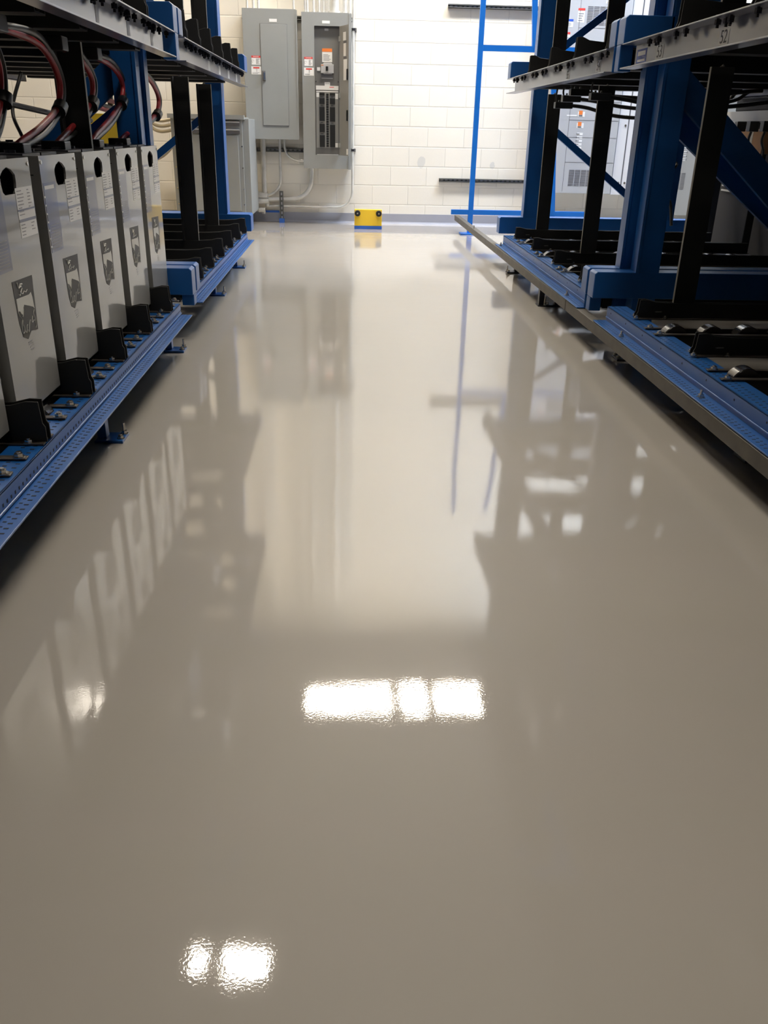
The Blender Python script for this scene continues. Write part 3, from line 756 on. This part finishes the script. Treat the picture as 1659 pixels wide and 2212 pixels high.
# ------------------------------------------------------------------ back wall: panelboards
YW = YB
def decal(mb_or_box, name, mt, parent): return mb_or_box.build(name, M[mt], parent)
PF = 9.86   # front plane of the panelboards
t = thing('panelboard', 'closed grey electrical panel with shut door and side handle', 'electrical panel', (-1.055, YW, .870), 'wall electrical panels')
MB().box(-1.05, -.517, PF, YW, .872, 2.068).build('cabinet', M['panelgrey'], t, bevel=.004)
MB().box(-.517, -.503, PF - .012, PF, .872, 2.068).build('trim_strip', M['panelgrey'], t)
MB().box(-1.058, -.515, PF - .006, PF, .866, 2.075).build('front_plate', M['panelgrey'], t, bevel=.002)
d_ = MB().box(-.880, -.610, PF - .012, PF - .006, 1.000, 1.938).build('door', M['panelgrey'], t, bevel=.002)
mb = MB(); a, b, c, e = -.8835, -.6065, .9965, 1.9415
mb.box(a, b, PF - .008, PF - .006, c, c + .003).box(a, b, PF - .008, PF - .006, e - .003, e).box(a, a + .003, PF - .008, PF - .006, c, e).box(b - .003, b, PF - .008, PF - .006, c, e)
mb.build('door_gap', M['vent'], t)
MB().box(-.872, -.838, PF - .018, PF - .012, 1.420, 1.515).build('handle_plate', M['vent'], t, bevel=.002)
MB().box(-.862, -.842, PF - .030, PF - .018, 1.430, 1.502).build('handle', M['zinc'], t, bevel=.003)
MB().box(-.785, -.708, PF - .0075, PF - .006, 1.957, 1.985).build('name_plate', M['paper'], t)
def print_lines(parent, x0, x1, z0, z1, n, y, mt='greyink'):
    mb = MB(); dz = (z1 - z0)/n
    for i in range(n): mb.box(x0, x0 + (x1 - x0)*random.uniform(.6, 1), y - .0006, y, z0 + dz*i, z0 + dz*i + dz*.4)
    return mb.build('print', M[mt], parent)
def danger(parent, x, zt, y, w_=.092):
    l1 = MB().box(x, x + w_, y - .001, y, zt - .083, zt).build('danger_label', M['paper'], parent)
    MB().box(x, x + w_, y - .0018, y - .001, zt - .019, zt).build('red_header', M['labelred'], l1)
    text_mesh('danger_word', 'DANGER', .015, M['paper'], l1, (x + w_/2, y - .002, zt - .0095), Matrix.Rotation(PI/2, 3, 'X'), .0004)
    print_lines(l1, x + .045, x + w_ - .006, zt - .075, zt - .024, 7, y - .001)
    MB().tube([(x + .012 + .012*math.cos(q*.6), y - .0015, zt - .05 + .012*math.sin(q*.6)) for q in range(9)], .001, 4).build('hand_symbol', M['greyink'], l1)
    l2 = MB().box(x - .005, x + w_ + .012, y - .001, y, zt - .172, zt - .098).build('warning_label', M['paper'], parent)
    MB().box(x + .015, x + .078, y - .0018, y - .001, zt - .117, zt - .104).build('red_header', M['labelred'], l2)
    print_lines(l2, x + .005, x + w_, zt - .165, zt - .150, 2, y - .001)
    MB().tube([(x + .042, y - .0015, zt - .123), (x + .056, y - .0015, zt - .126), (x + .048, y - .0015, zt - .137), (x + .052, y - .0015, zt - .147)], .0012, 4).build('arrow_symbol', M['ink'], l2)
danger(t, -.979, 1.651, PF - .006)
MB().cyl((-1.02, PF - .009, 1.01), (-1.02, PF - .006, 1.01), .006, 8).cyl((-1.045, PF - .009, .98), (-1.045, PF - .006, .98), .006, 8).build('screw', M['zinc'], t)

t = thing('panelboard', 'grey electrical panel with open door showing rows of black breakers', 'electrical panel', (-.45, YW, .585), 'wall electrical panels')
DP = .11
# box shell open at the front: sides, back, and front plate with an opening
X0, X1, Z0, Z1 = -.455, .045, .585, 2.055
ox0, ox1, oz0, oz1 = -.330, -.073, .722, 1.935
mb = MB().box(X0, X0 + .005, PF, YW, Z0, Z1).box(X1 - .005, X1, PF, YW, Z0, Z1).box(X0, X1, PF, YW, Z0, Z0 + .005).box(X0, X1, PF, YW, Z1 - .005, Z1).box(X0, X1, YW - .01, YW - .004, Z0, Z1)
mb.build('cabinet', M['panelgrey'], t)
mb = MB().box(X0 - .004, ox0, PF - .006, PF, Z0, Z1).box(ox1, .022, PF - .006, PF, Z0, Z1).box(ox0, ox1, PF - .006, PF, Z0, oz0).box(ox0, ox1, PF - .006, PF, oz1, Z1)
mb.build('front_plate', M['panelgrey'], t)
MB().box(.022, .052, PF - .012, PF, Z0 - .005, Z1 - .005).build('trim_strip', M['panelgrey'], t, bevel=.002)
MB().box(ox0, ox1, PF + .03, PF + .034, oz0, oz1).build('deadfront', M['panelin'], t)
MB().box(ox0 + .015, ox1 - .01, PF + .004, PF + .03, oz0 - .0, oz0 + .008).build('sill', M['gear'], t)
MB().box(-.248, -.17, PF - .0075, PF - .006, 1.957, 1.982).build('name_plate', M['paper'], t)
MB().box(-.225, -.185, PF + .022, PF + .03, 1.895, 1.915).build('latch_plate', M['gear'], t)
danger(t, -.435, 1.652, PF - .006, .085)
yd = PF + .03
l = MB().box(-.252, -.148, yd - .001, yd, 1.612, 1.736).build('warning_label', M['paper'], t)
MB().box(-.252, -.148, yd - .002, yd - .001, 1.706, 1.736).build('orange_header', M['labelorange'], l)
print_lines(l, -.24, -.16, 1.625, 1.69, 6, yd - .001)
mbk = MB().box(-.265, -.132, yd - .03, yd, 1.508, 1.590).prism([(-.245, 1.590), (-.235, 1.604), (-.155, 1.604), (-.145, 1.590)], 'y', yd - .025, yd).prism([(-.245, 1.508), (-.235, 1.500), (-.155, 1.500), (-.145, 1.508)], 'y', yd - .025, yd)
k_ = mbk.build('main_breaker', M['gear'], t, bevel=.003); k_['label'] = 'pale main breaker with black toggle'
MB().box(-.215, -.190, yd - .045, yd - .03, 1.53, 1.57).build('toggle', M['rubber'], k_)
MB().box(-.262, -.238, yd - .031, yd - .03, 1.577, 1.584).build('red_mark', M['labelorange'], k_)
MB().box(-.306, -.27, yd - .006, yd, 1.53, 1.562).build('tag', M['paper'], t)
MB().box(-.262, -.140, yd - .002, yd, 1.466, 1.498).build('display_slot', M['vent'], t)
MB().box(-.260, -.142, yd - .004, yd, 1.458, 1.466).build('slot_lip', M['gear'], t)
MB().box(-.228, -.172, yd - .003, yd, 1.390, 1.425).build('schedule_tab', M['paper'], t)
text_mesh('maker_word', 'EATON', .012, M['ink'], t, (-.2, yd - .0035, 1.412), Matrix.Rotation(PI/2, 3, 'X'), .0003)
MB().box(-.320, -.083, yd - .004, yd, 1.352, 1.392).box(-.318, -.085, yd - .003, yd, 1.332, 1.343).build('schedule_card', M['paper'], t)
MB().box(-.178, -.130, yd - .0046, yd - .004, 1.376, 1.382).build('card_mark', M['labelred'], t)
MB().box(-.318, -.086, yd - .006, yd, .792, 1.330).build('breaker_frame', M['panelside'], t)
cols = [(-.284, -.229, [(1.325, 1.300), (1.275, 1.218), (1.190, 1.055), (1.027, .945), (.917, .80)]), (-.174, -.119, [(1.325, 1.300), (1.275, 1.218), (1.190, 1.050), (1.02, .80)])]
for x0, x1, gs in cols:
    for j, (za, zb_) in enumerate(gs):
        MB().box(x0, x1, yd - .022, yd - .006, zb_, za).build('breaker_bank', M['rubber'], t, bevel=.001)
        if j: MB().box(x0 + .012, x0 + .036, yd - .008, yd - .006, gs[j-1][1] - .018, gs[j-1][1] - .010).build('breaker_slot', M['vent'], t)
mb = MB()
for i in range(22): mb.box(-.212, -.187, yd - .012, yd - .006, .802 + i*.0237, .820 + i*.0237)
mb.build('number_strip', M['rubber'], t)
MB().box(-.316, -.286, yd - .008, yd - .006, 1.283, 1.325).build('white_tag', M['paper'], t); MB().box(-.117, -.088, yd - .008, yd - .006, 1.268, 1.32).build('white_tag', M['paper'], t)
MB().box(-.117, -.090, yd - .008, yd - .006, .80, .842).build('white_tag', M['paper'], t)
mb = MB()
for x in (-.318, -.085): mb.cyl((x, yd - .003, 1.43), (x, yd, 1.43), .006, 8)
mb.build('screw', M['ink'], t)
# open door, hinged on the right, swung out nearly square to the panel
dr = MB().bar((ox1 + .003, PF - .010, (oz0 + oz1)/2), (ox1 + .098, PF - .235, (oz0 + oz1)/2 - .0), .004, oz1 - oz0 + .0, up=(0, 0, 1)).build('door', M['panelside'], t, bevel=.001)
dirv = Vector((.095, -.225, 0)).normalized(); nrm = Vector((-dirv.y, dirv.x, 0))
if nrm.x > 0: nrm = -nrm
def ondoor(u0, u1, z0, z1, mt, name, th=.001):
    p0 = Vector((ox1 + .003, PF - .010, 0)) + nrm*(.002 + th/2)
    a = p0 + dirv*u0; b = p0 + dirv*u1
    MB().bar((a.x, a.y, (z0+z1)/2), (b.x, b.y, (z0+z1)/2), th, z1 - z0, up=(0, 0, 1)).build(name, M[mt], dr)
ondoor(.10, .17, 1.80, 1.875, 'paper', 'card'); ondoor(.11, .17, 1.66, 1.775, 'paper', 'card'); ondoor(.11, .20, 1.44, 1.63, 'paper', 'card')
ondoor(.11, .19, 1.775, 1.797, 'vent', 'strip'); ondoor(.11, .19, 1.635, 1.655, 'vent', 'strip'); ondoor(.205, .232, 1.44, 1.54, 'rubber', 'latch', .01)
ondoor(.205, .232, 1.06, 1.16, 'rubber', 'latch', .01); ondoor(.19, .235, .735, .79, 'paper', 'tag')
for z in (1.80, 1.28, .80): ondoor(.0, .03, z, z + .045, 'panelgrey', 'hinge', .01)

# conduits
def conduit(label, pts, r, fit=()):
    o = MB().tube(bez(pts, 8) if len(pts) > 2 else pts, r, 14).build('conduit', M['conduit'], smooth=True, origin=tuple(pts[0]))
    tag(o, label, 'conduit', 'galvanized conduits on the back wall')
    return o
def arc(cx, cz, r, a0, a1, y, n=8): return [(cx + r*math.cos(math.radians(a0 + (a1-a0)*i/n)), y, cz + r*math.sin(math.radians(a0 + (a1-a0)*i/n))) for i in range(n+1)]
def conduit_p(label, pts, r):
    o = MB().tube(pts, r, 14).build('conduit', M['conduit'], smooth=True, origin=tuple(pts[0]))
    return tag(o, label, 'conduit', 'galvanized conduits on the back wall')
YC = 10.10
conduit_p('thick straight conduit under the left end of the closed panel', [(-.915, YC, .87), (-.915, YC, .30)], .029)
MB_ = conduit_p('thin conduit bending left below the closed panel', [(-.730, YC, .87), (-.730, YC, .46)] + arc(-.90, .46, .17, 0, -90, YC) + [(-.94, YC, .29)], .014)
conduit_p('thin conduit curving from the closed panel into the side of the open one', [(-.678, YC, .87), (-.678, YC, .80)] + arc(-.53, .80, .148, 180, 270, YC) + [(-.45, YC, .652)], .013)
conduit_p('thick conduit curving left from beneath the open panel', [(-.385, YC, .59), (-.385, YC, .47)] + arc(-.60, .47, .215, 0, -90, YC) + [(-.88, YC, .245)], .024)
conduit_p('long thin conduit down the right of the open panel and along the wall base', [(.078, YC + .02, 5.6), (.070, YC + .02, .34)] + arc(-.10, .34, .17, 0, -90, YC + .02) + [(-.88, YC + .02, .172)], .013)
tops = [(-1.02, .012), (-.955, .014), (-.905, .014), (-.545, .012), (-.425, .014), (-.405, .014), (-.34, .012), (-.283, .012), (-.24, .012), (-.205, .012), (-.125, .045), (-.02, .020), (.03, .012)]
words = ['first', 'second', 'third', 'fourth', 'fifth', 'sixth', 'seventh', 'eighth', 'ninth', 'tenth', 'eleventh', 'twelfth', 'thirteenth']
for i, (x, r) in enumerate(tops):
    o = conduit_p('%s upright conduit rising above the panels, %s from the left' % ('fat' if r > .03 else 'slim', words[i]), [(x, 10.02, 2.05), (x, 10.02, 5.7)], r)
    MB().cyl((x, 10.02, 2.05), (x, 10.02, 2.085), r*1.35, 14).build('fitting', M['conduit'], o, smooth=True)
# clamps and struts
def strut(label, x0, x1, z0, z1, vertical=False, ybase=YW):
    t = thing('strut_channel', label, 'strut', (x0, ybase, z0), 'strut channels on the back wall')
    y1 = ybase; y0 = ybase - .041
    if not vertical:
        mb = MB().box(x0, x1, y0, y1, z1 - .004, z1).box(x0, x1, y0, y1, z0, z0 + .004).box(x0, x1, y1 - .004, y1, z0, z1).box(x0, x1, y0, y0 + .003, z0, z0 + .010).box(x0, x1, y0, y0 + .003, z1 - .010, z1).second()
        x = x0 + .02
        while x < x1 - .03: mb.box(x, x + .028, y1 - .006, y1 - .004, (z0+z1)/2 - .007, (z0+z1)/2 + .007); x += .05
        mb.build('channel', M['strut'], t, mt2=M['gear2'])
    else:
        mb = MB().box(x0, x0 + .004, y0, y1, z0, z1).box(x1 - .004, x1, y0, y1, z0, z1).box(x0, x1, y1 - .004, y1, z0, z1).second()
        z = z0 + .02
        while z < z1 - .03: mb.box((x0+x1)/2 - .007, (x0+x1)/2 + .007, y1 - .006, y1 - .004, z, z + .028); z += .05
        mb.build('channel', M['strut'], t, mt2=M['gear2'])
    return t
strut('slotted strut high on the wall behind the blue post', 1.065, 2.05, 2.160, 2.197)
strut('slotted strut low on the wall behind the blue post', 1.052, 2.05, .459, .498)
strut('strut behind the tops of the two panels', -1.090, .062, 2.005, 2.046)
strut('strut behind the lower edges of the panels', -1.05, -.40, .735, .776)
t = strut('upright strut stub clamping the low conduits, taped blue at its foot', -.747, -.705, .02, .335, True, 10.08)
MB().box(-.755, -.697, 10.03, 10.085, .0, .045).build('tape', M['tape'], t)['label'] = 'blue tape round the foot'
for i, (x, z) in enumerate(((.078, 1.935), (.075, .770))):
    t = thing('conduit_clamp', 'small pipe clamp on the long thin conduit, %s one' % ('upper' if i == 0 else 'lower'), 'clamp', (x, YC, z), 'pipe clamps')
    MB().box(x - .03, x + .03, YC + .032, YW, z - .016, z + .016).build('strut_stub', M['strut'], t)
    MB().cyl((x, YC + .02, z - .012), (x, YC + .02, z + .012), .019, 14).build('ring', M['nutdark'], t)
t = thing('conduit_fitting', 'silver elbow fittings where the low conduits enter the floor cabinet', 'fitting', (-.95, YC, .2))
MB().cyl((-1.0, YC, .285), (-.88, YC, .285), .038, 16).build('upper_elbow', M['conduit'], t, smooth=True)
MB().cyl((-.99, YC - .02, .225), (-.87, YC - .02, .225), .03, 16).cyl((-.89, YC, .17), (-.89, YC, .27), .024, 16).build('lower_elbow', M['conduit'], t, smooth=True)
MB().cyl((-.985, YC - .02, .13), (-.91, YC - .02, .13), .028, 12).cyl((-.93, YC - .02, .09), (-.93, YC - .02, .14), .018, 10).build('drain_fitting', M['conduit'], t, smooth=True)
o = MB().box(-.95, -.76, YW - .0145, YW - .012, .098, .120).build('tape_strip', M['tape'], origin=(-.95, YW - .0145, .098))
tag(o, 'strip of blue masking tape along the top of the baseboard below the conduits', 'tape')

# floor cabinet behind the left rack
t = thing('floor_cabinet', 'grey floor cabinet with louvred top behind the left rack', 'cabinet', (-1.40, 9.4, 0))
MB().box(-1.70, -1.08, 9.30, 9.90, 0, .15).build('plinth', M['panelin'], t)
MB().box(-1.74, -1.035, 9.22, 9.95, .15, 1.07).build('body', M['panelgrey'], t, bevel=.004)
MB().box(-1.69, -1.08, 9.205, 9.22, .19, .90).build('front_panel', M['panelgrey'], t, bevel=.003)
MB().box(-1.035, -.972, 9.24, 9.95, .15, 1.055).build('side_panel', M['panelgrey'], t, bevel=.003)
MB().box(-1.76, -1.01, 9.18, 9.25, 1.045, 1.085).build('top_rim', M['panelgrey'], t)
for z in (.985, .915):
    MB().box(-1.66, -1.06, 9.212, 9.222, z, z + .048).build('louvre_opening', M['vent'], t)
    MB().bar((-1.66, 9.205, z + .035), (-1.06, 9.205, z + .035), .03, .004, up=(0, .5, 1)).build('louvre', M['gear'], t)
mb = MB()
for z in (.25, .4, .6, .8): mb.cyl((-1.045, 9.217, z), (-1.045, 9.22, z), .007, 8).cyl((-1.715, 9.217, z), (-1.715, 9.22, z), .007, 8)
mb.build('screw', M['zinc'], t)

# yellow wheel stop
t = thing('wheel_stop', 'small yellow stop plate with two black rubber bumpers and blue tape at its base', 'stop plate', (.238, 9.53, 0))
MB().box(.091, .385, 9.53, 9.60, 0, .199).build('plate', M['yellow'], t, bevel=.002)
MB().box(.089, .387, 9.526, 9.53, .0, .034).build('tape', M['tape'], t)['label'] = 'blue tape strip'
for x in (.123, .351):
    b_ = MB().cyl((x, 9.485, .163), (x, 9.53, .163), .031, 24).build('bumper', M['rubber'], t, smooth=True, bevel=.004)
    MB().cyl((x, 9.481, .163), (x, 9.486, .163), .008, 12).build('bolt', M['zinc'], b_, smooth=True)

# blue guard frame at the end of the right rack
YG = 9.2
t = thing('guard_frame', 'slim bright blue steel guard frame standing before the back wall', 'guard frame', (1.30, YG, 0))
MB().box(1.275, 1.325, YG, YG + .04, .012, 3.2).build('post', M['blue_frame'], t, bevel=.002)
MB().box(1.325, 2.6, YG + .002, YG + .038, 1.70, 1.752).build('upper_bar', M['blue_frame'], t)
MB().box(1.095, 1.275, YG + .002, YG + .038, .195, .243).box(1.325, 2.6, YG + .002, YG + .038, .195, .243).build('lower_bar', M['blue_frame'], t)
MB().bar((1.83, YG + .02, 1.72), (1.70, YG + .02, 3.2), .05, .036, up=(0, 1, 0)).build('upper_brace', M['blue_frame'], t)
MB().bar((2.175, YG + .02, .0), (2.03, YG + .02, 1.72), .06, .036, up=(0, 1, 0)).build('lower_brace', M['blue_frame'], t)
MB().box(1.20, 1.40, YG - .06, YG + .10, 0, .012).build('foot_plate', M['blue_frame'], t)

# switchgear on the back wall, right
def gear(label, x0, x1, z0, z1, y, mt, name='switchgear_cabinet'):
    t = thing(name, label, 'electrical cabinet', (x0, YW, z0), 'wall switchgear')
    MB().box(x0, x1, y, YW, z0, z1).build('body', M[mt], t, bevel=.003)
    return t
def grille(parent, x0, x1, z0, z1, y, cols=4, rows=16):
    mb = MB(); cw = (x1 - x0)/cols; rh = (z1 - z0)/rows
    for c_ in range(cols):
        for r_ in range(rows): mb.box(x0 + c_*cw + .004, x0 + (c_+1)*cw - .004, y - .0012, y, z0 + r_*rh, z0 + r_*rh + rh*.5)
    return mb.build('vent_grille', M['vent'], parent)
t = gear('grey switchgear cabinet with vents and warning labels behind the right rack', 2.20, 2.945, .383, 2.9, 9.88, 'gear')
yq = 9.88
mb = MB().box(2.40, 2.404, yq - .001, yq, .40, 2.9)
for z in (1.985, 1.12, .95, .70, 1.30): mb.box(2.404, 2.94, yq - .001, yq, z, z + .004)
mb.build('panel_seams', M['vent'], t)
grille(t, 2.475, 2.73, 2.015, 2.188, yq, 4, 12); grille(t, 2.455, 2.72, .46, .63, yq, 4, 16)
def lab(parent, x0, x1, z0, z1, y, head=None, hh=.02, name='label'):
    l = MB().box(x0, x1, y - .001, y, z0, z1).build(name, M['paper'], parent)
    if head: MB().box(x0, x1, y - .002, y - .001, z1 - hh, z1).build('header', M[head], l)
    print_lines(l, x0 + (x1-x0)*.12, x1 - (x1-x0)*.12, z0 + (z1-z0)*.1, z1 - (hh if head else 0) - (z1-z0)*.1, 4, y - .001)
    return l
lab(t, 2.380, 2.452, 2.035, 2.162, yq, 'labelred'); lab(t, 2.268, 2.34, 1.99, 2.062, yq, 'labelblue'); lab(t, 2.255, 2.32, 1.86, 1.945, yq, 'labelred')
lab(t, 2.66, 2.74, 2.21, 2.235, yq)
for z in (1.155, 1.045):
    l = MB().box(2.49, 2.565, yq - .001, yq, z, z + .05).build('label', M['paper'], t)
    MB().box(2.50, 2.54, yq - .002, yq - .001, z + .02, z + .06).build('orange_square', M['labelorange'], l); MB().box(2.50, 2.54, yq - .002, yq - .001, z + .006, z + .014).build('dark_bar', M['ink'], l)
MB().box(2.37, 2.48, yq - .001, yq, 1.158, 1.172).build('name_strip', M['paper'], t)
for i in range(5):
    z = .975 - i*.0345
    l = MB().box(2.505, 2.565, yq - .001, yq, z, z + .024).build('label', M['paper'], t)
    if i < 4: MB().box(2.495, 2.53, yq - .002, yq - .001, z + .009, z + .015).build('dark_bar', M['ink'], l)
t = gear('pale switchgear cabinet with a dark seam right of the vented grey one', 2.955, 3.55, .375, 2.9, 9.90, 'gear2')
MB().box(3.055, 3.068, 9.898, 9.90, .42, 2.9).build('dark_seam', M['vent'], t)
mb = MB()
for x in (3.03, 3.10, 3.24): mb.cyl((x, 9.896, .50), (x, 9.9, .50), .012, 10)
mb.cyl((3.03, 9.896, 1.17), (3.03, 9.9, 1.17), .012, 10).cyl((3.03, 9.896, 1.08), (3.03, 9.9, 1.08), .012, 10)
mb.build('screw', M['zinc'], t)
t = gear('cream grey vented cabinet seen between the near right uprights', 3.58, 4.30, .17, 2.2, 9.9, 'chargergrey')
grille(t, 3.62, 3.78, .445, .622, 9.9, 3, 14)
for i in range(6):
    z = .925 - i*.037
    l = MB().box(3.69, 3.75, 9.899, 9.9, z, z + .024).build('label', M['paper'], t); MB().box(3.715, 3.76, 9.898, 9.899, z + .009, z + .015).build('dark_bar', M['ink'], l)

# ------------------------------------------------------------------ gear behind the right rack
t = thing('charger_shelf', 'dark grey shelf beam behind the right rack with black plugs under it', 'shelf', (3.0, 4.6, 0), 'equipment behind the right rack')
MB().box(3.0, 3.9, 4.6, 7.3, 1.10, 1.17).build('shelf_board', M['chargergrey'], t)
for y in (4.62, 7.24): MB().box(3.84, 3.89, y, y + .05, 0, 1.10).box(3.2, 3.84, y, y + .05, 1.05, 1.10).build('leg', M['black'], t)
for i, (y0, y1) in enumerate(((7.36, 7.8), (6.62, 7.2), (5.92, 6.5), (5.22, 5.8), (4.62, 5.12))):
    t = thing('battery_charger', 'dark louvred battery charger on the floor behind the right rack, %s from the wall' % words[i], 'charger', (3.05, y0, 0), 'battery chargers')
    MB().box(3.05, 3.55, y0, y1, 0, .88).build('body', M['charger'], t, bevel=.006)
    mb = MB()
    for k in range(7): mb.bar((3.046, y0 + .05, .60 + k*.035), (3.046, y1 - .05, .60 + k*.035), .012, .012)
    mb.build('louvres', M['chargergrey'], t)
for i, (y0, y1, z1_) in enumerate(((6.7, 7.1, 1.05), (6.05, 6.35, 1.03))):
    t = thing('cardboard_box', 'brown cardboard box on the %s charger behind the right rack' % ('second' if i == 0 else 'third'), 'box', (3.1, y0, .88), 'cardboard boxes')
    MB().box(3.1, 3.4, y0, y1, .88, z1_).build('carton', M['cardboard'], t)
    MB().box(3.098, 3.1, (y0+y1)/2 - .02, (y0+y1)/2 + .02, .88, z1_).build('tape', M['beigehose'], t)
for i, (y0, y1) in enumerate(((1.3, 2.9), (2.95, 4.55))):  # added dark blocks: keep the view behind the near bay black, block light
    t = thing('equipment_cabinet', 'tall dark cabinet behind the near bay of the right rack, %s' % ('at its front end' if i == 0 else 'beside the chargers'), 'cabinet', (3.0, y0, 0), 'equipment behind the right rack')
    MB().box(3.02, 3.9, y0, y1, 0, 3.6).build('body', M['charger'], t, bevel=.01)
    MB().box(3.0, 3.02, y0 + .05, y1 - .05, .1, 3.5).build('door', M['charger'], t, bevel=.004)
    MB().box(2.98, 3.0, y0 + .12, y0 + .15, 1.0, 1.2).build('handle', M['rubber'], t)
t = thing('overhead_cabinet', 'dark equipment cabinet above the shelf beam behind the right rack', 'cabinet', (3.0, 4.6, 1.17), 'equipment behind the right rack')  # added to darken the view above the shelf and stop light
MB().box(3.02, 3.88, 4.62, 7.1, 1.17, 3.6).build('body', M['charger'], t, bevel=.01)
MB().box(3.005, 3.02, 4.7, 5.8, 1.25, 3.5).box(3.005, 3.02, 5.84, 7.0, 1.25, 3.5).build('door', M['charger'], t, bevel=.004)
for i in range(6):
    y = 6.9 - i*.22
    t = thing('hanging_connector', 'black plug hanging under the shelf behind the right rack, %s from the wall' % words[i], 'connector', (3.0, y, 1.04), 'hanging connectors')
    MB().box(2.96, 3.03, y - .03, y + .03, 1.03, 1.10).build('plug', M['rubber'], t, bevel=.004)
    MB().tube(bez([(2.99, y, 1.03), (2.985, y + .01, .97), (3.02, y + .03, .9), (3.03, y + .05, .80)], 6), .010, 8).build('lead', M['blackcable'], t, smooth=True)
cable('black cable looping behind the near right posts', [(2.60, 7.09, .80), (2.60, 7.04, .78), (2.56, 7.03, .74), (2.52, 7.02, .66), (2.54, 7.03, .56), (2.60, 7.05, .50), (2.62, 7.0, .33)], .012)
# yellow cabinet glimpsed behind the left batteries
t = thing('safety_cabinet', 'yellow cabinet glimpsed through the left rack behind the batteries', 'cabinet', (-2.2, 8.0, 0))
MB().box(-2.35, -1.96, 8.0, 8.4, 0, 1.06).build('body', M['yellow'], t, bevel=.004)
t2 = MB().box(-2.35, -1.96, 8.0, 8.4, 1.24, 1.42).build('upper_box', M['yellow'], t)
mb = MB()
for z in (1.30, 1.35): mb.box(-2.34, -1.98, 7.998, 8.0, z, z + .015)
mb.build('dark_stripes', M['ink'], t)
MB().box(-2.30, -2.26, 8.1, 8.14, 1.06, 1.24).box(-2.05, -2.01, 8.1, 8.14, 1.06, 1.24).build('bracket', M['black'], t)

bpy.context.view_layer.update()
